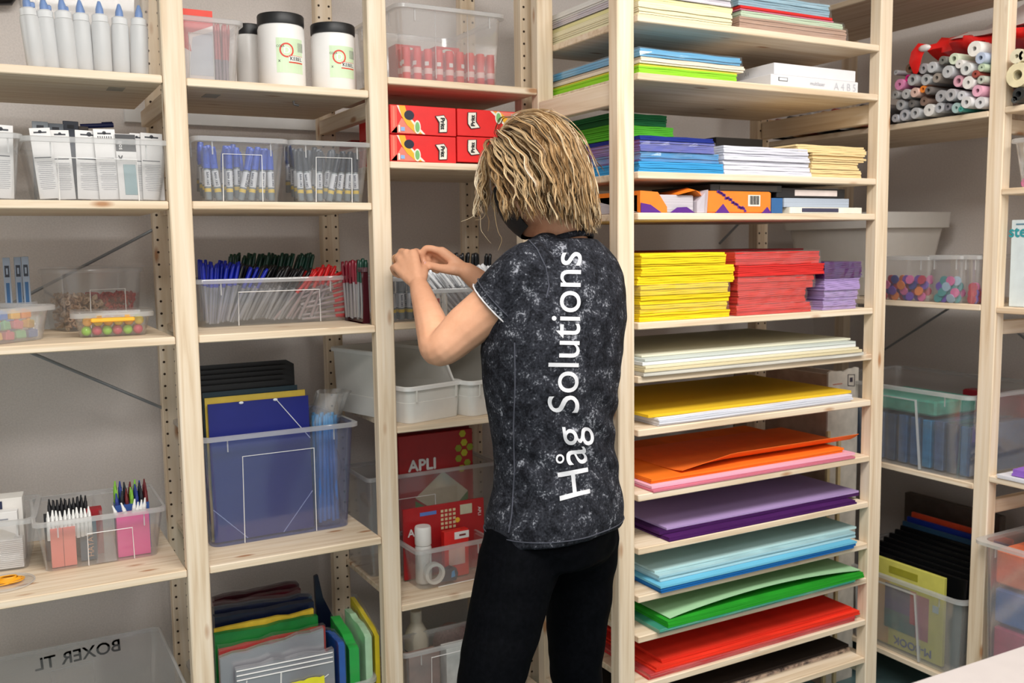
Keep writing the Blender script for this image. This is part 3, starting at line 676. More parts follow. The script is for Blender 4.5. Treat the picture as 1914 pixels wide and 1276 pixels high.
# ------------------------------------------------------------ bay B, third shelf: the long bin of ballpoint pens
zB3 = Z['B3']
pb, qb = S(380, 613, zB3), S(647, 598.5, zB3); Hq = FP(366, 524, pb.y-.012).z-zB3
pen_bin = clear_bin('long clear bin packed with blue, black, green and red pens', (pb.x, pb.y), (qb.x, qb.y), zB3, Hq, .21, flare=.0125, frame=(.235, .80, .72), rw=.0035)
def pen_proto(cap, L=.145):
    t = thing('ballpoint_pen', '', 'pen'); b = MB(); b.lathe([(.0034, .0), (.004, .002), (.004, L-.052)], clear((236, 238, 242), body=.55, gloss=.12), 7); b.build('barrel', t, smooth=60)
    b = MB(); b.lathe([(.0047, L-.055), (.0047, L-.012), (.0038, L), (.002, L+.001)], mat(cap, .3, .06), 7); b.box((.0052, 0, L-.024), (.0018, .0026, .036), mat(cap, .3, .06)); b.build('cap', t, smooth=60)
    b = MB(); b.lathe([(.0012, .004), (.0012, L-.055)], mat(cap, .4), 5); b.build('refill', t); return Proto(t)
PP = {n: pen_proto(c) for n, c in (('blue', (22, 40, 170)), ('black', (20, 22, 26)), ('green', (14, 62, 48)), ('red', (214, 30, 34)))}
random.seed(21)
def pens(o, n, x0, x1, y0, y1, cnt, lean, z0, group, lab, prot=None, lj=.08, tail=None):
    for i in range(cnt):
        f = (i+.5)/cnt; x = x0+(x1-x0)*f; y = y0+(y1-y0)*((i*7) % 10)/10
        l = (lean[0]+(lean[1]-lean[0])*f)+random.uniform(-lj, lj)
        (prot or PP[n]).put(o.L(x, y, z0+random.uniform(0, .008)), (math.tan(l), random.uniform(-.04, .06), 1), random.uniform(0, 6), lab, group)
Wp = pen_bin.W
pens(pen_bin, 'blue', .012, Wp*.26, .012, .075, 34, (.02, .50), .006, 'blue capped pens in the long bin', 'blue capped pen at the left end of the long pen bin')
pens(pen_bin, 'blue', .012, Wp*.22, .08, .12, 14, (.0, .30), .012, 'blue capped pens in the long bin', 'blue capped pen at the left end of the long pen bin')
pens(pen_bin, 'black', .06, Wp*.60, .012, .10, 50, (.40, .60), .010, 'black capped pens in the long bin', 'black capped pen leaning in the middle of the long pen bin')
pens(pen_bin, 'green', .08, Wp*.80, .11, .19, 52, (.20, .32), .030, 'green capped pens in the long bin', 'dark green capped pen at the back of the long pen bin')
pens(pen_bin, 'red', Wp*.48, Wp*.80, .012, .10, 36, (.72, .40), .006, 'red capped pens in the long bin', 'red capped pen at the right end of the long pen bin')
for k in range(9):  # red ones lying down behind the right end of the front
    PP['red'].put(pen_bin.L(Wp-.115, .014+.006*(k % 3), .008+.0092*k), (1, .0, .05+.04*k), k, 'red capped pen lying flat at the right end of the long bin', 'red pens lying in the long bin')
# two deeper tubs on the same shelf level, seen past the post
yk = .20; xa, xb = FP(652, 590, yk).x, FP(692, 590, yk).x
kt = clear_bin('smoky tub of dark red pens behind the right end of the long bin', (xa-.002, yk), (.4185, yk), zB3, FP(660, 499, yk).z-zB3, .14, flare=.004, frame=None, m=clear((150, 60, 80), body=.3, gloss=.1), rim=clear((170, 130, 140), body=.5), r=.01, rw=.003, ticks=False)
dr = pen_proto((120, 22, 40)); pens(kt, '', .008, kt.W-.008, .012, .11, 16, (-.02, .03), .006, 'dark red pens in the smoky tub', 'dark red capped pen in the smoky tub behind', dr, .03)
pens(kt, 'green', .008, kt.W-.008, .10, .13, 5, (0, .03), .01, 'green pens in the smoky tub', 'green capped pen at the back of the smoky tub', None, .03)
# ------------------------------------------------------------ bay B, fourth shelf: big clear box of folders
zB4 = Z['B4']
pf, qf = S(398, 1025, zB4), S(655, 982, zB4); Hf = FP(381, 820, pf.y-.015).z-zB4
fb = clear_bin('big clear box of blue folders and bagged blue sticks on the fourth shelf', (pf.x, pf.y), (qf.x, qf.y), zB4, Hf, .29, flare=.016, frame=(.22, .73, .80), r=.025, rw=.010, m=clear((236, 240, 255), body=.10, gloss=.10, name='bluish_plastic'))
def folder(label, y, x0, x1, h, c, th=.006, tilt=.03, elastic=None, notch=None, m=None):
    t = thing('folder', label, 'folder', fb.L((x0+x1)/2, y, .006), fb.rz); w_ = x1-x0; m = m or mat(c, .38, .03)
    poly = [(-w_/2, 0), (w_/2, 0), (w_/2, h-(notch or 0)), (w_/2-(.02 if notch else .002), h), (-w_/2, h)]
    b = MB(); b.prism(poly, -th/2, th/2, m, RX(-tilt)); b.build('cover', t)
    if elastic:
        b = MB(); e = mat((214, 216, 226), .5); yy = -th/2-.0012
        for p, q in elastic: b.tube([(p[0]*w_-w_/2, yy, p[1]*h), (q[0]*w_-w_/2, yy, q[1]*h)], .0011, e, 5, RX(-tilt))
        b.build('elastic', t)
        b = MB()
        for px_ in (.32, .66): b.ball((px_*w_-w_/2, yy, h*.992), (.006, .002, .0035), e, 8, 5, RX(-tilt))
        b.build('eyelet', t)
    return t
xF = fb.W*.74
hblue = FP(383, 757, pf.y+.03).z-zB4-.006
folder('front blue elastic folder in the big clear box', .022, .010, xF, hblue, (24, 36, 128), elastic=[((.66, 1), (1, .68)), ((0, .24), (.32, 0)), ((.68, 0), (1, .28))], m=mat((18, 27, 108), .4, .02))
folder('yellow folder just behind the blue one', .034, .006, xF-.004, hblue+.014, (206, 176, 66), .005)
folder('dark teal folder between the yellow and black ones', .045, .004, xF-.02, hblue+.026, (24, 50, 62), .005)
for k in range(5):
    folder(('first', 'second', 'third', 'fourth', 'last')[k]+' black folder from the front in the big clear box', .064+.022*k, .004+.002*k, fb.W*.665+.008*k, hblue+.040+.010*k, (7, 7, 9), .009, .03, notch=.012)
# blue sticks in a crinkled bag
st = MB().tube([(0, 0, 0), (0, 0, .275)], .0045, mat((34, 150, 214), .35, .05), 8).build('plastic_stick', smooth=60); tag(st, 'blue plastic stick in the bag at the right of the box', 'stick', 'blue sticks in the bag'); random.seed(6)
for k in range(22):
    o = st if k == 0 else st.copy()
    if k: C.objects.link(o)
    T = Matrix.Translation(fb.L(fb.W*.80+.0118*(k % 5), .030+.013*(k//5), .012+.003*(k % 3))) @ ztilt((random.uniform(-.02, .05), .02, 1)); o.location = T.to_translation(); o.rotation_euler = T.to_euler()
random.seed(8); R = []
for i in range(15):
    z = .004+.345*i/14; s_ = 1+.10*math.sin(i*1.3)+(.25*max(0, (i-10)/4)); rr = []
    for j in range(22):
        a = 2*PI*j/22; q = 1+.09*math.sin(5*a+i*.7)+.05*math.sin(9*a-i)+(.10*random.uniform(-1, 1) if i > 10 else .02*random.uniform(-1, 1))
        rr.append((fb.W*.80+.024+.037*s_*q*math.cos(a)+.01*max(0, i-11), .056+.040*s_*q*math.sin(a), z))
    R.append(rr)
b = MB(); b.loft(R, BAGF, True, False); o = b.build('plastic_bag', smooth=70); o.matrix_world = fb.T; tag(o, 'crinkled clear bag around the blue sticks, open at the top', 'bag')
# ------------------------------------------------------------ bay B, bottom: envelopes and wallets standing in a bin
zB5 = Z['B5']; yb5 = .045
eb = clear_bin('low clear bin of plastic wallets at the bottom of the second bay', (.012, yb5), (.405, yb5), zB5, FP(700, 1268, .04).z-zB5, .36, flare=.004, frame=None, ticks=False, rw=.008, r=.03)
def wallet(label, y, ul, vl, ur, vr, m, th=.014, name='plastic_wallet', film=None, wav=.003, seed=1):
    a, c = FP(ul, vl, y), FP(ur, vr, y); x0, x1 = max(a.x, .008), min(c.x, .41); h0, h1 = a.z-zB5-.004, c.z-zB5-.004; random.seed(seed)
    t = thing(name, label, 'wallet', (x0, y, zB5+.004)); n = 8; top = []; w_ = x1-x0
    for i in range(n+1): top.append((w_*i/n, h0+(h1-h0)*i/n+random.uniform(-wav, wav)))
    b = MB(); b.prism([(0, 0), (w_, 0)]+top[::-1], -th/2, th/2, m); b.build('sheets', t)
    if film is not None:
        b = MB(); b.prism([(-.001, 0), (w_+.001, 0)]+[(x, z+.006+random.uniform(-.002, .004)) for x, z in top[::-1]], -th/2-.002, th/2+.002, film); b.build('wrapper', t)
    return t
PVC = lambda c: clear(c, body=.55, gloss=.25, rough=.2, name='tinted_pvc')
wallet('dark red wallets at the back of the bottom bin', .33, 398, 1117, 556, 1086, mat((84, 26, 38), .3, .12), .03, film=FILM, seed=1)
wallet('second dark red wallet, just before the back one', .29, 398, 1128, 560, 1098, mat((98, 24, 36), .3, .12), .02, seed=2)
wallet('navy wallets in front of the dark red ones', .245, 398, 1136, 580, 1110, mat((18, 28, 62), .28, .15), .03, film=FILM, seed=3)
wallet('second navy wallet in the bottom bin', .205, 399, 1150, 584, 1122, mat((20, 30, 58), .28, .15), .025, seed=4)
wallet('yellow wallet in the bottom bin', .172, 400, 1176, 585, 1138, mat((226, 190, 60), .4, .08), .010, seed=5)
wallet('green wallets in front of the yellow one', .15, 400, 1186, 592, 1148, mat((14, 110, 44), .35, .08), .018, seed=6)
wallet('red wallets behind the clear ones', .122, 408, 1214, 606, 1168, mat((170, 34, 28), .35, .08), .016, film=FILM, seed=7)
wallet('large clear wallet leaning before the red ones', .096, 410, 1230, 603, 1176, clear((226, 226, 236), body=.72, gloss=.2), .012, film=BAGF, seed=8)
wz = wallet('clear zip wallet at the front with a white zip edge', .072, 440, 1252, 622, 1215, clear((236, 234, 244), body=.62, gloss=.25), .014, film=BAGF, seed=9)
b = MB(); a, c = FP(440, 1252, .064), FP(620, 1216, .064); d = c-a
b.tube([(d.x*.55, -.0092, (a.z-zB5)*.35), (d.x*.95, -.0092, (a.z-zB5)*.62)], .0012, WHITE, 5); b.tube([(d.x*.05, -.0092, (a.z-zB5)*.3), (d.x*.10, -.0092, (a.z-zB5)*.8)], .0016, WHITE, 5)
for k in range(3): b.tube([(0, -.009, a.z-zB5-.008-.012*k), (d.x, -.009, c.z-zB5-.008-.012*k)], .0018, WHITE, 5)
b.tube([(d.x*.42, -.009, 0), (d.x*.45, -.009, c.z-zB5-.03)], .002, WHITE, 5); b.build('zip', wz)
yl = wallet('bright yellow label card tucked in the clear zip wallet', .0575, 545, 1276, 606, 1262, mat((232, 224, 50), .5, .03), .003, name='label_card', seed=10); yl['category'] = 'card'
def pouch(label, ub, vb, uf, vf, x, xt, m, film=True, seed=0):
    """bag of sheets standing edge-on: its top edge runs from the back (ub,vb) to the front (uf,vf)"""
    zf = on(uf, vf, 0, x); zb_ = on(ub, vb, 0, x); y0, y1 = max(zf.y, .062), min(zb_.y, .395); random.seed(seed)
    t = thing('sheet_bag', label, 'sheet bag', (x, y0, zB5+.004)); n = 9
    top = [((y1-y0)*i/n, (zf.z-zB5-.004)+(zb_.z-zf.z)*i/n+random.uniform(-.003, .003)) for i in range(n+1)]
    poly = [(0, 0), (y1-y0, 0)]+top[::-1]; b = MB()
    b.loft([[(-xt/2+.003*math.sin(q[0]*30), q[0], q[1]) for q in poly], [(xt/2+.003*math.sin(q[0]*30), q[0], q[1]-.002) for q in poly]], m); b.build('sheets', t)
    if film:
        b = MB(); b.loft([[(-xt/2-.0022, q[0]-.002, q[1]+(.008+random.uniform(-.003, .004) if q[1] > .05 else 0)) for q in poly], [(xt/2+.0022, q[0]-.002, q[1]+(.006 if q[1] > .05 else 0)) for q in poly]], FILM); b.build('wrapper', t)
    return t
x_ = lambda u: FP(u, 1240, .07).x
pouch('blue sheets in a clear bag, right of the wallets', 612, 1175, 640, 1205, x_(638), .016, mat((24, 84, 170), .4, .06), seed=1)
pouch('bright green sheets in a clear bag', 628, 1150, 662, 1215, x_(664), .026, mat((20, 172, 62), .4, .06), seed=2)
pouch('pale green white sheets in a clear bag', 652, 1135, 690, 1190, x_(688), .018, mat((178, 218, 178), .45, .06), seed=3)
pouch('tall yellow sheets in a clear bag beside the post', 660, 1113, 710, 1192, x_(704), .012, mat((222, 200, 36), .4, .05), seed=4)
t = thing('vinyl_sheet', 'folded navy plastic sheet rising behind the green bag', 'sheet', (FP(595, 1090, .28).x, .28, zB5+.004)); zt = FP(590, 1078, .28).z-zB5
b = MB(); b.loft([[(-.006, 0, 0), (.04, 0, 0), (.055, .0, zt*.45), (.012, .0, zt*.78), (.0, 0, zt), (-.010, 0, zt*.99), (-.008, 0, zt*.6)], [(-.006, .012, 0), (.04, .012, 0), (.055, .012, zt*.45), (.012, .012, zt*.78), (.0, .012, zt), (-.010, .012, zt*.99), (-.008, .012, zt*.6)]], mat((18, 24, 52), .3, .05)); b.build('sheet', t)
# ------------------------------------------------------------ bay C, top: box of red glue sticks
zC1 = Z['C1']
gb = px_bin('large frosted box of red glue sticks at the top of the third bay', zC1, (752, 146), (934, 158), (745, 5), .30, yf=.03, flare=.010, frame=None, m=clear(body=.15, gloss=.12, name='box_plastic'), r=.03, rw=.009, side=True)
b = MB()
for x in (gb.W*.33, gb.W*.66): b.box((x, -.004, gb.H*.5), (.002, .002, gb.H*.9), RIM)
b.build('mould_seam', gb.th)
RG = mat((226, 58, 56), .4, .02)
t = thing('glue_stick', '', 'glue stick'); b = MB(); b.lathe([(.0098, 0), (.0105, .002), (.0105, .052), (.0108, .053), (.0108, .076), (.0098, .079)], RG, 16); b.build('tube', t, smooth=40)
b = MB(); b.lathe([(.0107, .018), (.0107, .032)], mat((238, 196, 190), .5), 16, caps=False); b.box((0, -.0107, .043), (.010, .0008, .010), WHITE); b.build('paper_label', t, smooth=60)
gs = Proto(t); random.seed(12)
for i in range(18):
    k, r_ = i % 9, i//9
    gs.put(gb.L(.020+(gb.W-.036)*k/8.0, .020+.028*r_, .004), (0, 0, 1), .35*(k-4)+r_, 'red glue stick standing inside the large frosted box', 'red glue sticks in the frosted box')
for x, lab, h in ((.05, 'red carton behind the glue sticks at the left of the frosted box', .098), (.16, 'red carton with a white oval behind the glue sticks', .102)):
    p = gb.L(x, .10, .004); t = thing('glue_carton', lab, 'carton', p); b = MB(); b.box((0, 0, h/2), (.07, .05, h), mat((214, 50, 48), .45, .03), ch=.001); b.build('carton', t)
    b = MB(); b.lathe([(.014, 0), (.014, .0006)], mat((216, 226, 214), .5), 18, TR(0, -.0252, h*.86) @ RX(PI/2) @ Matrix.Diagonal((1.3, .6, 1, 1))); b.build('print', t)
# red cartons on the shelf behind, glimpsed left of the post
for k, u in enumerate((628, 660)):
    p = FP(u, 240, .36); t = thing('glue_carton', ('dark red carton glimpsed left of the third bay post, near the wall', 'second dark red carton glimpsed beside the third bay post')[k], 'carton', (max(p.x, .475)+.0*k, .30+.0*k, Z['C2']+.0006))
    t.location.x = .50+.055*k; b = MB(); b.box((0, .04, .04), (.05, .10, .08), mat((150, 24, 28), .5, .04), ch=.001); b.build('carton', t); b = MB(); b.box((0, -.0103, .04), (.03, .0006, .03), mat((70, 90, 70), .5)); b.build('print', t)
# ------------------------------------------------------------ bay C, second shelf: four glue cartons
zC2 = Z['C2']; yq = .018
PR, YEL, CRM = mat((226, 34, 34), .42, .02), mat((240, 176, 40), .45, .02), mat((236, 228, 214), .5, .01)
PNK, GN, BL2 = mat((238, 128, 108), .5), mat((120, 180, 110), .5), mat((140, 180, 226), .5)
def pritt(label, u0, u1, vt, vb, flip):
    a, c = FP(u0, vt, yq), FP(u1, vb, yq); w_ = c.x-a.x-.0012; z0 = FP((u0+u1)/2, vb, yq).z; h = FP((u0+u1)/2, vt, yq).z-z0-.0008
    t = thing('glue_carton', label, 'carton', (a.x+w_/2+.0006, yq, z0)); b = MB(); b.box((0, .11, h/2), (w_, .22, h), PR, ch=.0008); b.build('carton', t)
    s = -1 if flip else 1; Y = lambda k: -.0005-.0004*k; P = lambda x: s*x*w_
    def Q(pts, k, m): 
        pts = [(P(x), (z if not flip else 1-z)*h) for x, z in pts]
        if flip: pts = pts
        b.prism(pts, Y(k), Y(k)+.0003, m)
    b = MB()
    Q([(-.49, .03), (-.40, .03), (-.40, .97), (-.49, .97)], 1, mat((232, 96, 80), .5)); Q([(-.46, .2), (-.435, .2), (-.435, .94), (-.46, .94)], 2, PNK)
    Q([(-.36, .98), (-.40, .98), (-.33, .6), (-.22, .3), (-.02, .02), (.02, .02)], 1, CRM)
    Q([(-.49, .03), (-.02, .03), (-.2, .26), (-.33, .56), (-.39, .3)], 1, PNK)
    Q([(-.37, .98), (-.28, .98), (-.24, .62), (-.15, .32), (-.03, .03), (-.12, .03), (-.25, .3), (-.33, .6)], 3, YEL)
    Q([(-.35, .1), (-.29, .1), (-.29, .24), (-.35, .24)], 4, BL2)
    Q([(-.36, .06), (-.385, .06), (-.385, .3), (-.36, .3)], 4, CRM)
    el = lambda cx, cz, rx, rz_, n=16: [(cx+rx*math.cos(2*PI*i/n), cz+rz_*math.sin(2*PI*i/n)) for i in range(n)]
    Q(el(-.10, .26, .05, .24), 4, CRM); Q(el(-.10, .26, .034, .18), 5, GN)
    Q(el(-.22, .66, .075, .17), 4, mat((30, 30, 52), .4))
    b.build('print', t)
    b = MB(); Q([(.17, .68), (.31, .74), (.36, .56), (.36, .34), (.355, .12), (.22, .10), (.225, .40), (.225, .45)], 5, mat((20, 20, 22), .5)); Q([(.185, .665), (.305, .715), (.35, .55), (.35, .34), (.345, .14), (.235, .12), (.24, .40), (.24, .47)], 6, CRM)
    b.build('badge', t)
    b = MB(); text_on(b, 'Pritt', h*.40, mat((18, 18, 20), .5), TR(P(.285), Y(9), h*(.42 if not flip else .58)) @ FRONT @ RZ(-PI/2 if not flip else PI/2), bold=.0007); b.build('lettering', t)
    return t
pritt('upper left red glue carton with Pritt lettering', 728, 853, 198, 252, False); pritt('lower left red glue carton with Pritt lettering', 728, 853, 253, 303, False)
pritt('upper right red glue carton with Pritt lettering', 854, 981, 206, 256, True); pritt('lower right red glue carton, half behind her hair', 854, 981, 257, 304, True)
# ------------------------------------------------------------ bay C, third shelf: pens
zC3 = Z['C3']
t1 = clear_bin('clear tub of grey markers by the post under her hands', (.4725, .03), (FP(802, 598, .03).x, .03), zC3, FP(800, 517, .02).z-zC3, .19, flare=.003, frame=None, rw=.003, r=.012)
mg = marker_proto((120, 124, 130))
for i in range(8): mg.put(t1.L(.014+.0215*(i % 4), .016+.028*(i//4), .004), (.05*(i % 3-1), .02, 1), -.4+.3*(i % 4), 'grey capped marker in the tub under her hands', 'grey markers under her hands')
t2 = clear_bin('clear tub of white and black pens behind her forearms', (t1.th.location.x+t1.W+.012, .035), (.872, .035), zC3, .078, .25, flare=.003, frame=None, rw=.003, r=.012)
wp = pen_proto((226, 228, 232)); bk = PP['black']
pens(t2, '', .06, t2.W-.01, .014, .10, 34, (-.75, -.55), .008, 'white pens in the tub behind her forearms', 'white capped pen leaning in the tub behind her forearms', wp, .05)
pens(t2, '', .035, t2.W-.02, .11, .15, 30, (-.04, .04), .002, 'upright white pens', 'upright white capped pen in the middle of the tub behind her forearms', pen_proto((232, 234, 238), .12), .02)
pens(t2, 'black', .015, t2.W-.02, .17, .235, 32, (-.10, .10), .016, 'black pens behind the white ones', 'black capped pen standing behind the white pens')
for k, (x, c, lab) in enumerate(((.022, (178, 52, 46), 'white marker with a red printed stripe in the pen tub'), (.041, (206, 204, 200), 'plain white marker beside the red striped one'))):
    t = thing('marker', lab, 'marker', t2.L(x, .016, .004)); b = MB(); b.lathe([(.0075, 0), (.0085, .003), (.0085, .052), (.0065, .056), (.0065, .064)], mat((216, 210, 200), .45), 14); b.build('barrel', t, smooth=40)
    b = MB(); b.box((-.002, -.0085, .028), (.008, .0012, .044), mat(c, .5)); b.build('stripe', t)
# ------------------------------------------------------------ bay C, fourth shelf: two opaque white bins
zC4 = Z['C4']; OW = mat((228, 226, 220), .4, .01)
def white_bin(label, p, q, H, D, Hb):
    """open-fronted picking bin: low rim at the front, tall walls behind a sloped shoulder"""
    p, q = Vector((p[0], p[1])), Vector((q[0], q[1])); d = q-p; W = d.length
    th = thing('picking_bin', label, 'bin', (p.x, p.y, zC4+.0006), math.atan2(d.y, d.x)); f = .006
    def ring(o, i, z=None):
        x0, x1, y0, y1, r = -o+i, W+o-i, -o+i, D+o-i, max(.003, .02-i); pts = rrect(x0, x1, y0, y1, r, 0); ins = []
        k = [y0+(y1-y0)*t for t in (.2, .34)]
        pts = pts[:5]+[(x1, y, 0) for y in k]+pts[5:15]+[(x0, y, 0) for y in k[::-1]]+pts[15:]
        h = lambda y: H if y <= k[0]+1e-6 else (Hb if y >= k[1]-1e-6 else H)
        return [(x, y, z if z is not None else h(y)) for x, y, _ in pts]
    up = lambda R, dz: [(x, y, z+dz) for x, y, z in R]
    b = MB(); b.loft([ring(0, 0, 0), ring(f*.55, 0, H*.55), ring(f*.55, .0012, H*.56), ring(f, 0), ring(f, .0022), ring(0, .0022, .0025)], OW); b.build('body', th, smooth=40)
    b = MB(); b.loft([up(ring(f, -.0005), -.011), up(ring(f+.005, 0), -.010), up(ring(f+.005, 0), -.001), up(ring(f+.003, 0), .001), up(ring(f, .0022), .0005)], mat((240, 239, 236), .35, .01), False, False)
    for x in (.12*W, .88*W): b.box((x, -.010*.8-.002, H-.024), (.004, .003, .03), OW)
    b.build('rim', th, smooth=40)
pw, qw = S(764, 793, zC4), S(860, 776, zC4); Hw = FP(748, 727, pw.y-.012).z-zC4
Hwb = FP(660, 645, pw.y+.33).z-zC4
white_bin('white plastic bin on the fourth shelf below her elbow', (pw.x, pw.y), (qw.x, qw.y), Hw, .33, Hwb)
Hwb = FP(660, 645, pw.y+.33).z-zC4
pw2, qw2 = S(882, 779, zC4), S(975, 762, zC4)
white_bin('second white plastic bin, half hidden by her shirt', (pw2.x, pw2.y), (min(qw2.x, .868), qw2.y), Hw, .33, Hwb)
# ------------------------------------------------------------ bay C, fifth shelf: craft packs
zC5 = Z['C5']
pa, qa = S(788, 1104, zC5), S(905, 1078, zC5); Ha = FP(782, 1030, pa.y-.01).z-zC5
cb = clear_bin('clear bin of craft packs with white bottle and tape dispenser', (pa.x, pa.y), (min(qa.x, .855), qa.y), zC5, Ha, .16, flare=.012, frame=(.26, .9, .001), r=.02, rw=.007)
DRED = mat((166, 26, 30), .42, .04)
def pack(label, loc, w_, h, d, c, rz=0, name='craft_pack', cat='craft pack'):
    t = thing(name, label, cat, loc, rz); b = MB(); b.box((0, 0, h/2), (w_, d, h), c, ch=.001); b.build('carton', t); return t, -d/2
# tall APLI folder at the back in its own clear box
y5 = .26; a, c = FP(742, 815, y5), FP(880, 810, y5); hb = a.z-zC5
b2 = clear_bin('back clear box holding the tall red craft folder on the fifth shelf', (.476, .235), (.868, .235), zC5, FP(760, 885, .235).z-zC5, .19, flare=.004, frame=(.06, .5, .75), r=.015, rw=.004, ticks=False)
t, f = pack('tall red craft folder lettered APLI with yellow hexagons', ((a.x+c.x)/2, y5, zC5+.005), c.x-a.x, hb-.006, .02, DRED); w_, h = c.x-a.x, hb-.006
b = MB(); text_on(b, 'APLI', w_*.36, WHITE, TR(-w_*.20, f-.0012, h*.77) @ FRONT, bold=.0016); b.build('lettering', t)
b = MB(); HX = mat((196, 190, 44), .5); HX2 = mat((150, 158, 40), .5)
for k, (x, z) in enumerate(((.30, .86), (.38, .90), (.30, .78), (.38, .82), (.46, .86), (.34, .70), (.42, .74), (.36, .97))):
    b.prism([(x*w_+w_*.048*math.cos(PI/3*i), z*h+w_*.048*math.sin(PI/3*i)) for i in range(6)], f-.001, f-.0004, HX if k % 2 else HX2)
b.build('hexagons', t)
b = MB(); b.prism([(-.3*w_, .52*h), (.08*w_, .70*h), (.42*w_, .52*h), (.1*w_, .34*h)], f-.0014, f-.0004, mat((206, 196, 170), .6)); b.prism([(-.3*w_, .50*h), (.1*w_, .33*h), (.42*w_, .52*h), (.42*w_, .46*h), (.1*w_, .22*h), (-.3*w_, .44*h)], f-.0012, f-.0003, mat((70, 120, 62), .6)); b.build('print', t)
t, f = pack('second red folder behind the tall APLI one', ((a.x+c.x)/2-.01, y5+.03, zC5+.005), w_+.03, h+.03, .02, mat((120, 18, 22), .5, .05))
# APLI card pack in the front bin
y6 = pa.y+.085; a, c = FP(752, 952, y6), FP(903, 930, y6); w_, h = c.x-a.x, (a.z+c.z)/2-zC5-.005
t, f = pack('red APLI card pack with printed grids in the front bin', ((a.x+c.x)/2, y6, zC5+.005), w_, h, .008, DRED)
b = MB(); text_on(b, 'APLI', w_*.22, WHITE, TR(-w_*.34, f-.0012, h*.66) @ FRONT, bold=.0008); text_on(b, 'APLI', w_*.10, WHITE, TR(w_*.44, f-.0012, h*.82) @ FRONT @ RZ(-PI/2)); b.build('lettering', t)
b = MB(); GD = mat((206, 190, 150), .6)
for k in range(4):
    for j in range(5): b.box((-.03*w_+k*w_*.05, f-.0005, h*.66+j*h*.06), (w_*.032, .0006, h*.036), GD)
b.box((w_*.27, f-.0005, h*.88), (w_*.15, .0006, h*.14), mat((190, 186, 160), .6)); b.box((-.2*w_, f-.0005, h*.90), (w_*.2, .0006, h*.05), mat((90, 120, 190), .5)); b.lathe([(w_*.03, 0), (w_*.03, .0006)], mat((226, 180, 50), .5), 12, TR(w_*.16, f-.0001, h*.74) @ RX(PI/2)); b.build('print', t)
t, f = pack('small red pack with a white hang tab at the front right', cb.L(cb.W*.66, .045, .004), .075, Ha*1.15, .02, mat((222, 40, 36), .4, .04), cb.rz)
b = MB(); b.box((.016, f-.0006, Ha*1.02), (.045, .0012, .02), WHITE, ch=.0003); b.box((.018, f-.0016, Ha*1.02), (.02, .0008, .005), mat((120, 40, 40), .5)); b.build('hang_tab', t); b = MB(); b.box((0, f-.0006, Ha*.5), (.05, .0012, Ha*.4), mat((236, 190, 180), .5)); b.build('print', t)
# bottle and dispenser
t = thing('talc_bottle', 'white plastic bottle with wide white cap in the front bin', 'bottle', cb.L(.030, .046, .004)); b = MB(); b.lathe([(.020, 0), (.0225, .004), (.0225, Ha*.86), (.020, Ha*.92)], mat((222, 220, 216), .4, .01), 22); b.build('body', t, smooth=40)
b = MB(); b.lathe([(.0215, Ha*.93), (.0225, Ha*.95), (.0225, Ha*1.34), (.0205, Ha*1.38)], mat((236, 234, 230), .4, .01), 26); b.build('cap', t, smooth=40)
t = thing('tape_dispenser', 'navy tape dispenser with a white tape roll in the front bin', 'tape dispenser', cb.L(.044, .0128, .006), cb.rz)
b = MB(); n = 26; R = []
for j in range(n): R.append([(r_*math.cos(2*PI*j/n), y, .030+r_*math.sin(2*PI*j/n)) for r_, y in ((.0205, -.009), (.029, -.009), (.029, .009), (.0205, .009))])
vs = [p for r in R for p in r]; fs = [(j*4+k, j*4+(k+1) % 4, ((j+1) % n)*4+(k+1) % 4, ((j+1) % n)*4+k) for j in range(n) for k in range(4)]
b.add(vs, fs, mat((222, 220, 214), .4)); b.build('tape_roll', t, smooth=40)
b = MB(); b.prism([(.012, .004), (.062, .0), (.070, .018), (.064, .034), (.050, .040), (.034, .034), (.030, .018), (.016, .012)], -.008, .008, mat((22, 34, 62), .35)); b.build('body', t); b = MB(); b.prism([(.048, .010), (.060, .012), (.058, .030), (.050, .026)], -.0088, -.008, mat((60, 150, 210), .4)); b.box((.03, 0, .038), (.012, .014, .012), WHITE, RY(.4)); b.build('blade_guard', t)
# ------------------------------------------------------------ bay C, bottom
zC6 = Z['C6']
y7 = .17; x = FP(778, 1170, y7).x; hcap = FP(778, 1141, y7).z-zC6
t = thing('paint_bottle', 'cream plastic bottle with a screw cap on the bottom shelf', 'bottle', (x, y7, zC6+.0006)); R_ = .034; b = MB(); b.lathe([(R_*.94, 0), (R_, .006), (R_, hcap*.66), (R_*.9, hcap*.74), (R_*.45, hcap*.86), (R_*.42, hcap*.88)], mat((214, 206, 188), .4, .02), 24); b.build('body', t, smooth=40)
b = MB(); b.lathe([(R_*.46, hcap*.87), (R_*.46, hcap*.99), (R_*.4, hcap)], mat((220, 212, 196), .45), 18); b.build('cap', t, smooth=40); b = MB(); b.lathe([(R_*1.012, hcap*.52), (R_*1.012, hcap*.535)], mat((50, 46, 44), .5), 24, caps=False); b.build('band', t)
pz, qz = FP(757, 1290, .04), FP(930, 1290, .04)
cz = clear_bin('clear bin of small packs on the bottom shelf behind her leg', (max(pz.x, .478), .04), (.865, .04), zC6, FP(760, 1222, .035).z-zC6, .10, flare=.006, frame=(.2, .8, .85), r=.02, rw=.006)
for k, (c, lab) in enumerate((((150, 120, 110), 'brown pack in the bottom clear bin'), ((226, 224, 220), 'white pack in the bottom clear bin'), ((180, 60, 80), 'pink red pack in the bottom clear bin'))):
    pack(lab, cz.L(.07+.11*k, .05, .004), .09, cz.H*.8, .04, mat(c, .5, .08))
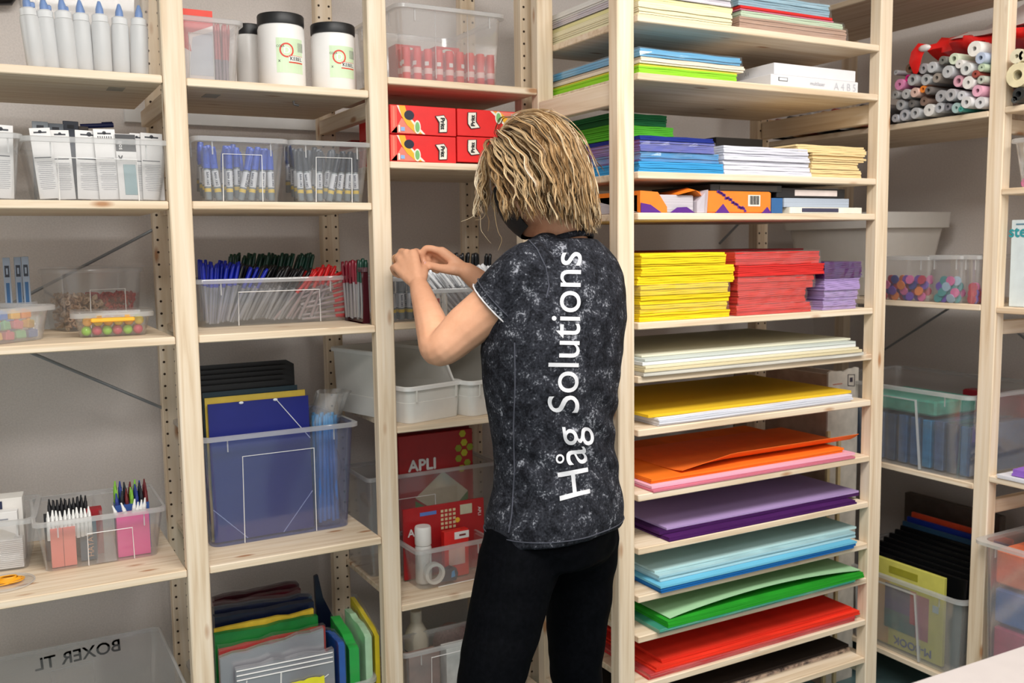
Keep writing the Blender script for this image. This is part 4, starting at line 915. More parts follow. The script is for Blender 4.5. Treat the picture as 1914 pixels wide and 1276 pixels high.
t = thing('yarn_ball', 'pale pink ball of yarn behind the bottle on the bottom shelf', 'yarn', (FP(842, 1150, .30).x, .30, zC6+.0006)); b = MB(); b.ball((0, 0, .055), .055, mat((216, 186, 182), .9, .1, .4, 160), 18, 12); b.build('ball', t, smooth=80)
# ------------------------------------------------------------ the deep unit: stacks of paper
YF = DY+.012
def pile(name, label, cat, x0, x1, y0, y1, z0, z1, m, seed=0, lv=None, jit=.002, group=None, wrap=False, sag=0.0, rz=0.0):
    """stack of sheets: uneven layers one over another; wrap adds a thin film sleeve"""
    random.seed(seed); cx, cy = (x0+x1)/2, (y0+y1)/2; h = z1-z0; t = thing(name, label, cat, (cx, cy, z0), rz, group)
    lv = lv or max(1, int(h/.0045)); b = MB(); nx = 8
    for i in range(lv):
        a, c = h*i/lv, h*(i+1)/lv-.0004; jx0, jx1, jy = [random.uniform(-jit, jit) for _ in range(3)]
        xs = [(x0-cx+jx0)+(x1-x0+jx1-jx0)*k/nx for k in range(nx+1)]
        dz = [sag*(4*(k/nx-.5)**2-1)*.5+0.0006*math.sin(k*1.7+seed+i)*(1 if i else 0) for k in range(nx+1)]
        bot = [max(a+d, .0) for d in dz]; ya, yb_ = y0-cy+jy, y1-cy+jy
        R = [[(xs[k], ya, bot[k]), (xs[k], ya, max(bot[k]+.0008, c+dz[k])), (xs[k], yb_, max(bot[k]+.0008, c+dz[k])), (xs[k], yb_, bot[k])] for k in range(nx+1)]
        b.loft(R, m)
    o = b.build('sheets', t)
    if lv > 3: o['kind'] = 'stuff'
    if wrap:
        b = MB(); w0, w1 = x0-cx-.003, x1-cx+.004
        R = []
        for k in range(nx+1):
            x = w0+(w1-w0)*k/nx; e = .0016*math.sin(k*2.3+seed); R.append([(x, y0-cy-.003+e, 0), (x, y0-cy-.004-e, h*.6), (x, y0-cy-.001, h+.0012+abs(e)), (x, y1-cy, h+.001), (x, y1-cy+.002, 0)])
        b.loft(R, FILM); b.build('wrapper', t)
    return t
XL = .948
def zr(u, v, y=None): return FP(u, v, y if y is not None else YF).z
def xr_(u, v=400, y=None): return FP(u, v, y if y is not None else YF).x
def packs(z0, xl, specs, y0=YF, y1=.06, cat='paper pack'):
    """specs bottom to top: (label, colour, right end u, v of the top edge at the right end, wrapped)"""
    z = z0+.0006
    for k, (lab, m, ur, vt, wr) in enumerate(specs):
        zt_ = FP(ur, vt, y0).z; x1 = FP(ur, vt, y0).x
        if zt_ < z+.002: zt_ = z+.002
        pile('paper_pack', lab, cat, xl+.003*((k*3) % 4), x1, y0+.003*((k*5) % 3), y1, z, zt_-.0006, m, k+int(ur), wrap=wr); z = zt_
    return z
P_ = paper
# top shelf
packs(Z['D1'], XL, [('cream paper pack, bottom of the left stack on the top paper shelf', P_((240, 232, 196)), 1368, 24, False), ('pale yellow paper pack, second in the left stack, top paper shelf', P_((244, 236, 178)), 1372, 14, False),
                    ('white lilac paper pack in the left stack, top paper shelf', P_((226, 220, 230)), 1368, 2, True), ('white paper pack topmost in the left stack, top paper shelf', P_((232, 230, 226)), 1366, -14, False)])
xm = FP(1382, 40, YF).x
packs(Z['D1'], xm, [('film wrapped brown card pack under the mint one, top paper shelf', P_((190, 156, 136)), 1582, 56, True), ('mint green paper pack with a wavy edge, top paper shelf', P_((206, 226, 196)), 1578, 44, True), ('thin pink paper pack, top paper shelf', P_((238, 140, 168)), 1560, 39, False),
                    ('red paper wedge under the blue packs, top paper shelf', P_((214, 46, 44)), 1556, 33, False), ('grey blue paper pack, top paper shelf', P_((150, 186, 204)), 1554, 20, True), ('topmost grey blue paper pack, top paper shelf', P_((160, 196, 214)), 1552, 9, True)])
# second shelf
packs(Z['D2'], XL, [('lime green paper pack at the bottom of the second paper shelf', P_((150, 214, 50)), 1377, 138.5, False), ('yellow paper pack on the lime one, second paper shelf', P_((226, 206, 80)), 1382, 134.5, False), ('cream paper pack under the blue one, second paper shelf', P_((240, 226, 206)), 1392, 124, False), ('sky blue paper pack in film, second paper shelf', P_((104, 178, 222)), 1384, 109, True)])
for lab, ul, ur, vt, vb, y0 in (('lower flat white box with a printed mark, second paper shelf', 1441, 1604, 139.5, 168, YF+.0), ('upper flat white box, second paper shelf', 1447, 1599, 121, 142, YF+.012)):
    x0, x1 = FP(ul, 150, y0).x, FP(ur, 150, y0).x; z0 = Z['D2']+.0006 if 'lower' in lab else FP(1598, 154, y0).z+.0006; z1 = FP(ur, 154 if 'lower' in lab else 133, y0).z
    t = thing('stationery_box', lab, 'box', ((x0+x1)/2, y0, z0)); b = MB(); b.box((0, .15, (z1-z0)/2), (x1-x0, .30, z1-z0), mat((226, 224, 226), .5, .01), ch=.001); b.build('carton', t)
    b = MB(); w_ = x1-x0; G = mat((84, 88, 92), .5)
    if 'lower' in lab:
        b.box((-w_*.37, -.0006, (z1-z0)*.62), (w_*.10, .001, .009), G); b.box((-w_*.37, -.0011, (z1-z0)*.62), (w_*.085, .001, .0065), mat((226, 224, 226), .5, .01))
        text_on(b, 'multilaser', w_*.17, mat((170, 172, 180), .5), TR(.02*w_, -.0008, (z1-z0)*.5) @ FRONT); text_on(b, 'A 4 B 5', w_*.26, mat((190, 192, 198), .5), TR(.34*w_, -.0008, (z1-z0)*.45) @ FRONT)
    else: text_on(b, 'A4', w_*.06, mat((186, 186, 190), .5), TR(-w_/2-.0008, .10, (z1-z0)*.5) @ RZ(-PI/2) @ FRONT)
    b.build('print', t)
# third shelf
z = packs(Z['D3'], XL, [('bright blue paper pack at the bottom of the third paper shelf', P_((60, 156, 214)), 1352, 306, False), ('blue paper pack, second in the blue stack, third paper shelf', P_((74, 150, 208)), 1346, 288, True), ('violet blue felt pack in film, third paper shelf', P_((96, 104, 184)), 1336, 268, True), ('navy felt pack sagging on top of the blue stack', P_((26, 44, 130)), 1334, 259, False)])
pile('felt_pack', 'light green felt pack at the back over the blue stack', 'felt pack', XL+.002, FP(1258, 250, -.25).x, -.25, .05, z+.0005, FP(1250, 238, -.25).z, P_((84, 180, 44)), 3)
pile('felt_pack', 'dark green felt pack on top of the light green one', 'felt pack', XL+.004, FP(1246, 230, -.25).x, -.25, .05, FP(1250, 238, -.25).z+.0005, FP(1246, 216, -.25).z, P_((18, 100, 52)), 4)
xw0, xw1 = FP(1352, 320, YF).x+.003, FP(1516, 300, YF).x
for k, lab in enumerate(('bottom', 'second', 'third', 'fourth', 'fifth', 'topmost')):
    z0 = Z['D3']+.0006+k*.0119; pile('paper_pack', lab+' white paper pack in the white stack, third paper shelf', 'paper pack', xw0, xw1-.002*k, YF+.002*(k % 3), .03, z0, z0+.0113, P_((222, 222, 232)), 40+k)
for k, lab in enumerate(('bottom', 'second', 'third', 'topmost')):
    z0 = Z['D3']+.0006+k*.0212; pile('paper_pack', lab+' cream paper pack at the right of the third paper shelf', 'paper pack', FP(1518, 330, YF).x-.05*(k > 2), FP((1612, 1606, 1617, 1619)[k], 300, YF).x, YF+.003*(k % 2), .03, z0, z0+.0204, P_((242, 214, 158)), 50+k, jit=.004)
pile('folder', 'black folder lying behind the white stack on the third paper shelf', 'folder', FP(1338, 262, -.16).x, FP(1425, 262, -.16).x, -.16, .06, Z['D3']+.0745, FP(1380, 258, -.16).z, mat((22, 22, 24), .4), 9, 1)
# fourth shelf
z4 = Z['D4']+.0006; OR = mat((236, 128, 34), .4, .03); PU = mat((84, 28, 130), .4, .03); GRW = mat((196, 188, 196), .5, .03)
x0, x1 = XL, FP(1318, 380, YF).x; t = thing('paper_ream', 'torn orange and purple paper ream showing grey sheets, fourth paper shelf', 'paper ream', (x0, YF, z4)); w_ = x1-x0; h = FP(1300, 356, YF).z-z4
b = MB(); b.box((w_*.42, .14, h*.40), (w_*.84, .27, h*.80), paper((200, 194, 200)), ch=.002); b.build('sheets', t)
b = MB(); b.loft([[(w_*.0, -.004, 0), (w_*.0, -.005, h*.95), (w_*.0, .28, h*.98)], [(w_*.25, -.006, 0), (w_*.25, -.007, h*.90), (w_*.25, .28, h)], [(w_*.40, -.004, 0), (w_*.40, -.004, h*.25), (w_*.55, .27, h*1.0)]], OR)
b.loft([[(w_*.58, -.002, h*.80), (w_*.58, .02, h*.86), (w_*.58, .25, h*.84)], [(w_*.80, -.012, h*1.0), (w_*.80, .02, h*1.14), (w_*.80, .25, h*.9)], [(w_*1.0, -.004, h*.55), (w_*1.02, .02, h*.95), (w_*.95, .25, h*.84)]], OR)
b.build('wrapper', t); b = MB(); b.prism([(0, 0), (.3*w_, 0), (.14*w_, .34*h), (0, .42*h)], -.0085, -.0070, PU); b.prism([(.45*w_, 0), (.83*w_, 0), (.70*w_, .26*h), (.56*w_, .24*h)], -.004, -.0015, PU); b.build('print', t)
b = MB(); b.loft([[(w_*.86, -.003, 0), (w_*.86, -.003, h*.5), (w_*.86, .2, h*.5)], [(w_*.94, -.010, 0), (w_*.94, -.014, h*.9), (w_*.94, .2, h*.8)], [(w_*1.02, -.002, 0), (w_*1.04, -.002, h*1.05), (w_*1.0, .2, h*.9)]], GRW); b.build('torn_end', t)
x0, x1 = FP(1318, 380, YF+.002).x+.006, FP(1442, 380, YF+.002).x; h = FP(1442, 358.5, YF).z-z4; w_ = x1-x0; t = thing('paper_ream', 'orange paper ream with a barcode and purple marks, fourth paper shelf', 'paper ream', (x0, YF+.002, z4))
b = MB(); b.box((w_/2, .14, h/2), (w_, .28, h), OR, ch=.003); b.build('wrapper', t); b = MB()
b.prism([(.12*w_, 0), (.34*w_, 0), (.24*w_, .42*h)], -.0009, -.0001, PU); b.prism([(.84*w_, 0), (1.0*w_, 0), (.93*w_, .30*h)], -.0009, -.0001, PU)
random.seed(5)
for k in range(22): 
    x = .16*w_+.42*w_*k/21; zz = h*(.96-.82*k/21)+random.uniform(-.003, .003); b.prism([(x-.004, zz-.003), (x+.004, zz-.003), (x+.003, zz+.003), (x-.003, zz+.003)], -.0012, -.0002, PU)
b.box((.72*w_, -.0006, .58*h), (.19*w_, .001, .52*h), mat((232, 226, 214), .5))
for k in range(9): b.box((.655*w_+.0165*w_*k, -.0014, .60*h), (.007*w_*(1+(k*5) % 3*.4), .0008, .40*h), mat((40, 38, 40), .5))
b.build('print', t); zo = z4+h
def flat(label, ul, ur, y0, dep, z0, z1, m, name, cat, lab_strip=None, r=.004):
    a, c = FP(ul, 370, y0).x, FP(ur, 370, y0).x; t = thing(name, label, cat, ((a+c)/2, y0, z0+.0005)); b = MB(); b.loft([rrect(-(c-a)/2, (c-a)/2, 0, dep, r, 0), rrect(-(c-a)/2, (c-a)/2, 0, dep, r, z1-z0-.0008)], m); b.build('case', t)
    if lab_strip: b = MB(); b.box((lab_strip[0]*(c-a), -.0006, (z1-z0)/2), (lab_strip[1]*(c-a), .001, (z1-z0)*.62), lab_strip[2], ch=.0002); b.build('paper_label', t)
    return t
flat('black ring binder case lying on the orange ream', 1328, 1462, YF+.012, .24, zo, FP(1440, 346, YF).z, mat((30, 30, 30), .35, .06), 'binder_case', 'case', (.02, .8, mat((58, 52, 44), .3)))
zb = z4
flat('white plastic sleeve at the bottom right of the fourth paper shelf', 1478, 1613, YF, .24, z4, FP(1612, 388, YF).z, mat((232, 228, 214), .35, .04), 'plastic_sleeve', 'sleeve', (-.1, .5, mat((60, 60, 84), .4)), .006)
z5_ = FP(1612, 388, YF).z
flat('grey paged book with a blue spine on the fourth paper shelf', 1466, 1588, YF+.012, .22, z5_, FP(1586, 371, YF).z, paper((176, 186, 200)), 'book', 'book')
flat('blue spined thin book under the black case, fourth paper shelf', 1443, 1464, YF+.006, .22, z4, FP(1480, 370, YF).z, mat((44, 96, 150), .5, .05), 'book', 'book')
flat('black case with a white label strip, fourth paper shelf', 1452, 1580, YF+.014, .2, FP(1586, 370.5, YF).z, FP(1580, 353, YF).z, mat((24, 24, 26), .4), 'video_case', 'case', (.06, .62, mat((220, 206, 200), .5)))
# fifth shelf
Y_, R_, V_, DV = P_((248, 214, 30)), P_((216, 48, 44)), P_((178, 152, 206)), P_((82, 40, 104))
yz = [(1364, 577, 0), (1362, 562, 1), (1365, 545, 0), (1361, 527, 1), (1374, 510, 0), (1373, 493, 0), (1356, 470, 0)]
nm = ('bottom', 'second', 'third', 'fourth', 'fifth', 'sixth', 'topmost')
packs(Z['D5'], XL, [(nm[i]+' yellow paper pack in the tall yellow stack', Y_, u, v, bool(wv)) for i, (u, v, wv) in enumerate(yz)])
xr0 = FP(1377, 560, YF).x
rz_ = [(1515, 563, 1), (1508, 537, 1), (1522, 512, 1), (1540, 491, 0), (1534, 468, 1)]
zt_ = packs(Z['D5'], xr0, [(('bottom', 'second', 'third', 'fourth', 'topmost')[i]+' red paper pack in the red stack, fifth paper shelf', P_((220, 56, 50)) if i < 3 else R_, u, v, bool(wv)) for i, (u, v, wv) in enumerate(rz_)])
pile('card_sheet', 'dark red card lying back on top of the yellow and red stacks', 'card', FP(1262, 465, -.22).x, FP(1500, 465, -.22).x, -.22, .05, zt_+.0004, zt_+.006, mat((146, 24, 34), .6, .04), 2, 1)
xv0 = max(FP(1541, 500, YF).x, 0)+.002
vz = [(1600, 559, 1), (1606, 540, 1), (1608, 518, 0), (1611, 488, 1)]
packs(Z['D5'], xv0, [(('bottom lilac', 'second lilac', 'top lilac', 'dark purple')[i]+' paper pack at the right of the fifth paper shelf', V_ if i < 3 else DV, u, v, bool(wv)) for i, (u, v, wv) in enumerate(vz)], y0=YF+.004)
# large sheets, shelf by shelf
def big(z, lo, specs, dep=.40):
    """specs bottom to top: label, colour, front-left corner (u,v), right end u, thickness, wrapped"""
    zz = z+.0006
    for k, (lab, m, fl, ur, th_, wr) in enumerate(specs):
        p = S(*fl, zz); y0 = max(p.y, DY-.012); x0 = max(p.x, XL); x1 = min(FP(ur, lo, y0).x, D1-.004)
        pile('sheet_stack', lab, 'paper stack', x0, x1, y0, min(y0+dep, .078), zz, zz+th_, m, k+int(z*100), wrap=wr, jit=.0035); zz += th_+.0004
    return zz
W_ = (236, 234, 228)
big(Z['D6'], 690, [('bottom film wrapped white sheets on the sixth paper shelf', P_((222, 218, 206)), (1227, 708), 1614, .009, True), ('second cream sheet stack on the sixth paper shelf', P_((226, 212, 172)), (1216, 702), 1611, .008, False), ('third pale cream sheet stack on the sixth paper shelf', P_((232, 222, 190)), (1206, 693), 1606, .006, False),
                   ('fourth white sheet stack with blue stamped marks, sixth paper shelf', P_((222, 226, 226)), (1200, 684), 1601, .009, False), ('fifth grey white sheet stack on the sixth paper shelf', P_((204, 212, 206)), (1206, 676), 1598, .006, False), ('topmost curled white sheets on the sixth paper shelf', P_((224, 222, 200)), (1202, 668), 1588, .005, False)])
for k, (u, v) in enumerate(((1410, 658), (1345, 666), (1260, 671), (1545, 642))):
    pass
big(Z['D7'], 745, [('white card sheets under the yellow ones, seventh paper shelf', P_((226, 228, 238)), (1231, 797), 1592, .021, False), ('yellow card sheets on the white ones, seventh paper shelf', P_((232, 190, 40)), (1212, 781), 1589, .0075, False)])
zz = big(Z['D8'], 850, [('mauve pink card sheets at the bottom of the eighth paper shelf', P_((214, 120, 140)), (1222, 920), 1598, .005, False), ('pale pink card sheets on the eighth paper shelf', P_((240, 180, 200)), (1220, 914), 1599, .007, False), ('orange card sheets on the pink ones, eighth paper shelf', P_((248, 124, 30)), (1217, 904), 1575, .012, False)])
def curl(label, z, fl, fr, dep, m, prof, th_=.0012, name='card_sheet', wave=None):
    """one large sheet whose front edge lifts: prof = [(distance behind the front edge, height)]"""
    p, q = S(*fl, z), S(*fr, z); y0 = max(min(p.y, q.y), DY-.004); x0, x1 = max(p.x, XL), min(q.x, D1-.006); t = thing(name, label, 'card', (x0, y0, z)); R = []; n = 24
    for k in range(n+1):
        f = k/n; s_ = wave(f) if wave else 1.0
        up = [((x1-x0)*f, d, h*s_+th_) for d, h in prof]; dn = [((x1-x0)*f, d, h*s_) for d, h in prof[::-1]]; R.append(up+dn)
    b = MB(); b.loft(R, m); b.build('sheet', t, smooth=50); return t
curl('top orange card whose front edge curls upward, eighth paper shelf', zz+.0004, (1275, 884), (1560, 820), .33, mat((246, 116, 28), .65, .02), [(0, .030), (.012, .020), (.03, .010), (.06, .003), (.10, .0004), (.30, .0002)], wave=lambda f: min(1, f*3+.2))
zz = big(Z['D9'], 930, [('deep purple card sheets at the bottom of the ninth paper shelf', P_((74, 24, 92)), (1252, 1012), 1601, .010, False), ('second deep purple card stack on the ninth paper shelf', P_((66, 22, 84)), (1236, 1000), 1612, .008, False), ('lilac card sheets on the purple ones, ninth paper shelf', P_((178, 152, 202)), (1246, 991), 1605, .0055, False)])
big(Z['D10'], 1005, [('strong blue card sheets at the bottom of the tenth paper shelf', P_((22, 104, 176)), (1240, 1112), 1598, .013, False), ('mid blue card sheets on the tenth paper shelf', P_((110, 190, 222)), (1237, 1100), 1599, .006, False), ('pale blue card sheets on the tenth paper shelf', P_((176, 214, 222)), (1232, 1088), 1599, .016, False), ('topmost pale aqua card sheets on the tenth paper shelf', P_((186, 218, 220)), (1224, 1070), 1598, .006, False)])
zz = big(Z['D11'], 1075, [('teal card sheets in a film bag on the eleventh paper shelf', P_((60, 156, 132)), (1247, 1192), 1598, .010, True), ('bright green card sheets on the eleventh paper shelf', P_((40, 160, 40)), (1252, 1175), 1614, .016, False)])
curl('pale green card bowed up on the bright green ones, eleventh paper shelf', zz+.0004, (1254, 1158), (1598, 1062), .33, mat((164, 208, 164), .65, .02), [(0, .022), (.02, .020), (.05, .014), (.12, .006), (.20, .001), (.34, .0002)], wave=lambda f: .05+.95*math.sin(PI*min(1, f*1.02))**.8)
big(Z['D12'], 1165, [('film wrapped pinkish red card at the bottom of the twelfth paper shelf', P_((206, 60, 62)), (1214, 1270), 1598, .012, True), ('red card sheets in the middle of the twelfth paper shelf', P_((232, 54, 32)), (1226, 1256), 1607, .010, False), ('top red card sheets on the twelfth paper shelf', P_((226, 50, 30)), (1238, 1240), 1592, .010, False)])
big(Z['D13'], 1240, [('patterned film wrapped sheets on the lowest paper shelf in view', sheet_mat((196, 170, 150), (60, 44, 40), 30), (1190, 1340), 1596, .010, True), ('black card sheets on the lowest paper shelf in view', P_((44, 34, 30)), (1190, 1330), 1599, .008, False)])
# tall carton and battens standing in the gap beside the deep unit
p = on(1540, 700, 0, 1.806); q = FP(1613, 700, p.y); zt_ = FP(1580, 690, p.y).z
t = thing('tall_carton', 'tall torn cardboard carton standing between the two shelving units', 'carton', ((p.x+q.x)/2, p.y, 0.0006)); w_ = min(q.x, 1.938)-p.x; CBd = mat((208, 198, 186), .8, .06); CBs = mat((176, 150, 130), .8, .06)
n = 10; top = [zt_+.012*math.sin(i*2.1)*(i % 3)/2-.004*i % 3 for i in range(n+1)]
b = MB(); b.prism([(-w_/2, 0), (w_/2, 0)]+[(w_/2-w_*i/n, zt_+.003*math.sin(i*.9)+.002*math.sin(i*2.3)-.006*(i/n)) for i in range(n+1)], 0, .006, CBd); b.build('front_panel', t)
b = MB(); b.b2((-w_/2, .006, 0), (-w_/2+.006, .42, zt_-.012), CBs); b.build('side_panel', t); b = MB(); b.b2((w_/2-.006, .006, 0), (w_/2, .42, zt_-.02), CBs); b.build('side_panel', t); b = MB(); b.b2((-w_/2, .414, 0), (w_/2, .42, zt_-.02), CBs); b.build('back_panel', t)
b = MB(); IK = mat((60, 54, 66), .7); b.tube([(w_*.14, -.0008, zt_-.052), (w_*.14, -.0008, zt_-.018), (w_*.36, -.0008, zt_-.020), (w_*.36, -.0008, zt_-.056), (w_*.14, -.0008, zt_-.052)], .0014, IK, 4); b.box((w_*.25, -.0006, zt_-.035), (.012, .001, .014), IK); b.box((-.2*w_, -.0005, zt_-.044), (.04, .0008, .003), mat((190, 120, 100), .6)); b.build('print', t)
for k, (u, v) in enumerate(((1548, 806), (1562, 820))):
    a = FP(u, v, p.y-.03); t = MB().box((0, 0, 0), (.012, .010, a.z), mat((206, 184, 140), .6, .06), ch=.001).build('wooden_batten', loc=(min(a.x, 1.93), p.y-.03-.012*k, a.z/2+.0006)); tag(t, ('taller thin wooden batten standing beside the torn carton', 'shorter thin wooden batten standing beside the torn carton')[k], 'batten')
# ------------------------------------------------------------ side run: paper rolls
zE1 = Z['E1']; KX, KU, KV = 5.318, 1640, 40
GR, WH_, CRm = (176, 176, 178), (226, 222, 218), (222, 216, 192)
rolls = [(160, 505, 28, GR), (300, 465, 52, (120, 92, 74)), (425, 465, 56, GR), (540, 455, 58, (196, 196, 198)), (640, 385, 44, (120, 118, 112)), (740, 370, 58, (216, 224, 200)), (810, 425, 45, WH_), (945, 280, 78, (238, 234, 228)), (1010, 365, 58, (180, 192, 214)), (870, 465, 64, (214, 214, 212)), (700, 500, 64, (190, 190, 192)), (210, 625, 60, (232, 146, 190)), (272, 560, 38, (214, 40, 130)), (340, 580, 60, (178, 178, 178)), (465, 585, 60, (184, 184, 184)), (580, 560, 50, (160, 148, 138)), (780, 590, 60, (226, 170, 186)), (900, 610, 66, WH_), (975, 515, 38, (150, 70, 60)), (1045, 440, 40, (180, 196, 170)), (1030, 575, 42, (180, 184, 172)), (970, 690, 60, (226, 168, 190)), (175, 730, 45, (160, 158, 156)), (275, 720, 54, (188, 188, 188)), (370, 705, 52, (222, 186, 172)), (440, 665, 38, (236, 134, 50)), (505, 685, 42, (120, 112, 108)), (600, 740, 64, (176, 174, 176)), (725, 730, 64, (178, 176, 178)), (830, 740, 48, (204, 204, 208)), (900, 815, 60, (212, 210, 210)), (1015, 790, 60, (206, 204, 206)), (210, 830, 58, (178, 178, 180)), (320, 815, 44, (110, 106, 104)), (430, 790, 50, (136, 112, 100)), (355, 910, 60, (186, 186, 188)), (495, 880, 66, WH_), (615, 855, 54, (184, 184, 188)), (685, 850, 40, (120, 118, 124)), (765, 855, 54, (170, 196, 194)), (825, 850, 28, (70, 150, 140)), (235, 925, 62, (190, 190, 196)), (155, 960, 44, (180, 180, 186))]
circ = []
for cx_, cy_, r_, c in rolls:
    g = EP(KU+cx_/KX, KV+cy_/KX, EX-.004); circ.append([g.y, g.z, r_/KX/657*.93, c])
for k in range(20):   # the same pile carries on behind the deep unit, where it shows between its side rails
    circ.append([-.20+.024*k+.004*(k % 3), zE1+.02+.034*(k % 2), .015+.001*(k % 4), [(60, 58, 60), GR, (150, 60, 50), (40, 40, 44), (176, 130, 90)][k % 5]])
def settle(cs, it=260, z0=zE1, ymin=-.54):
    for _ in range(it):
        for i in range(len(cs)):
            a = cs[i]
            for j in range(i+1, len(cs)):
                b_ = cs[j]; dy, dz = b_[0]-a[0], b_[1]-a[1]; d = math.hypot(dy, dz) or 1e-6; g = a[2]+b_[2]+.0003-d
                if g > 0:
                    a[0] -= dy/d*g/2; a[1] -= dz/d*g/2; b_[0] += dy/d*g/2; b_[1] += dz/d*g/2
            a[1] = max(a[1], z0+a[2]+.0006); a[0] = max(a[0], ymin+a[2])
settle(circ)
random.seed(31)
cname = lambda c: 'pink' if c[0]-c[1] > 50 and c[2] > 140 else 'magenta' if c[2] > 110 and c[1] < 60 else 'orange' if c[0] > 225 and c[2] < 80 else 'teal' if c[1]-c[0] > 50 else 'brown' if c[0]-c[2] > 25 and c[0] < 180 else 'dark' if c[0] < 130 else 'white' if c[0] > 210 else 'grey'
from collections import Counter
cc = Counter(); order = sorted(circ, key=lambda c: -c[0])
tot = Counter(cname(c[3]) for c in circ); half = {}
def paper_roll(y, z, r, c, label, group, x0=None, L=.36):
    x0 = EX+random.uniform(-.006, .010) if x0 is None else x0
    t = thing('paper_roll', label, 'paper roll', (x0, y, z), 0, group); ri = r*random.uniform(.24, .46); m = mat(c, .5, .05)
    b = MB(); T = RY(PI/2); b.lathe([(ri, .012), (ri*1.02, 0), (r*.97, 0), (r, .003), (r, L), (ri, L)], m, 16, T, False); b.build('sheet', t, smooth=50)
    b = MB(); b.lathe([(ri*.98, .05), (ri*.98, .004), (ri*.86, .0035), (ri*.84, .05)], mat([q*.86 for q in c], .7, .04), 12, T); b.build('core', t, smooth=50); return t
zmid = sorted(c[1] for c in circ)[len(circ)//2]
for y, z, r, c in order:
    n = cname(c); far = y > -.21; row = 'lower' if z < zE1+.042 else ('upper' if z > zE1+.10 else 'middle'); big_ = 'thick' if r > .0155 else 'thin'
    key = (n, far, row, big_); 
    lab = ('%s %s paper roll in the %s rows of the roll pile' % (big_, n, row)) if not far else ('%s %s paper roll at the far end of the roll pile' % (big_, n))
    paper_roll(y, z, r, c, lab, ('%s %s rolls, %s' % (big_, n, 'far end' if far else row+' rows')))
# thick rolls right of the post
thick = [[EP(1640+1335/KX, 40+350/KX).y, 0, 70/KX/657, (226, 218, 190), 'cream paper roll with an open end right of the side post'], [EP(1640+1450/KX, 40+350/KX).y, 0, 52/KX/657, (214, 206, 176), 'smaller cream roll beside it at the picture edge'], [EP(1640+1390/KX, 40+545/KX).y, 0, 118/KX/657, (226, 214, 176), 'fat cream roll with a dark hollow core right of the side post'], [EP(1640+1400/KX, 40+710/KX).y, 0, 62/KX/657, (40, 42, 42), 'black fuzzy roll under the fat cream one'], [EP(1640+1300/KX, 40+775/KX).y, 0, 32/KX/657, (70, 72, 72), 'small dark roll at the foot of the side post']]
vs_ = [350, 350, 545, 710, 775]
cs = [[a[0], EP(1900, 40+v/KX).z, a[2]*.95, a[3]] for a, v in zip(thick, vs_)]; settle(cs, 200, RBZ['F1'], -1.0)
for a, c_ in zip(thick, cs): c_[0] = min(c_[0], -.625-c_[2]*.2); paper_roll(c_[0], c_[1], c_[2], c_[3], a[4], None, EX)
# red bag across the rolls
yA, yB_ = EP(1708, 90).y, EP(1914, 95).y-.1; zA = EP(1760, 93).z; t = thing('plastic_bag', 'crumpled red and white plastic bag lying over the paper rolls', 'bag', (EX, yA, zA)); random.seed(14)
RB, WBm = mat((226, 34, 32), .25, .04), mat((226, 216, 214), .3, .03); b = MB(); R = []; n = 22
def bagring(f, k):
    y = (yB_-yA)*f; h = .030*math.sin(PI*min(1, f*2.2+.12)**.7)*.6+.027+.004*math.sin(k*2.3); zc = .010+.006*math.sin(f*9); o = []
    for j in range(14):
        a = 2*PI*j/14; q = 1+.10*math.sin(3*a+k*.9)+.06*math.sin(7*a-k*1.7); o.append((.185+.128*math.cos(a)*q, y, zc+h*math.sin(a)*q*.85+.008))
    return o
for k in range(n+1): R.append(bagring(k/n, k))
b.loft(R, RB); o = b.build('film', t, smooth=60)
b = MB(); b.loft([[(.062, (yB_-yA)*f, .034+.004*math.sin(f*11)), (.15, (yB_-yA)*f, .066+.004*math.sin(f*17)), (.24, (yB_-yA)*f, .058), (.15, (yB_-yA)*f, .040)] for f in [.16+.06*i for i in range(14)]], WBm); b.build('white_panel', t, smooth=60)
b = MB(); ya = 0; b.loft([[(-.006, .004, .010), (-.010, -.022, .030), (-.004, -.05, .022), (.0, -.02, .0)], [(-.014, .004, -.02), (-.018, -.02, -.012), (-.014, -.04, -.01), (-.010, -.02, -.02)], [(-.012, -.010, -.052), (-.015, -.02, -.048), (-.013, -.028, -.05), (-.010, -.02, -.055)]], RB); b.ball((-.012, -.045, .012), (.008, .02, .010), WBm, 9, 6); b.build('knotted_end', t, smooth=50)
# leaning white boards behind the rolls
for lab, uv in (('white card leaning behind the red bag on the side shelf', (1838, 45)), ('white board leaning at the right picture edge above the rolls', (1908, 20))):
    g = EP(*uv, EX+.33); t = thing('white_card', lab, 'card', (EX+(.33 if 'behind' in lab else .38), g.y, zE1+.001), rot=(0, math.radians(6), 0)); b = MB(); b.loft([[(0, -.10, 0), (.004, -.10, 0), (.004, .12, 0), (0, .12, 0)], [(0, -.14, .36), (.004, -.14, .36), (.004, .02, .30), (0, .02, .30)]], WHITE); b.build('sheet', t)
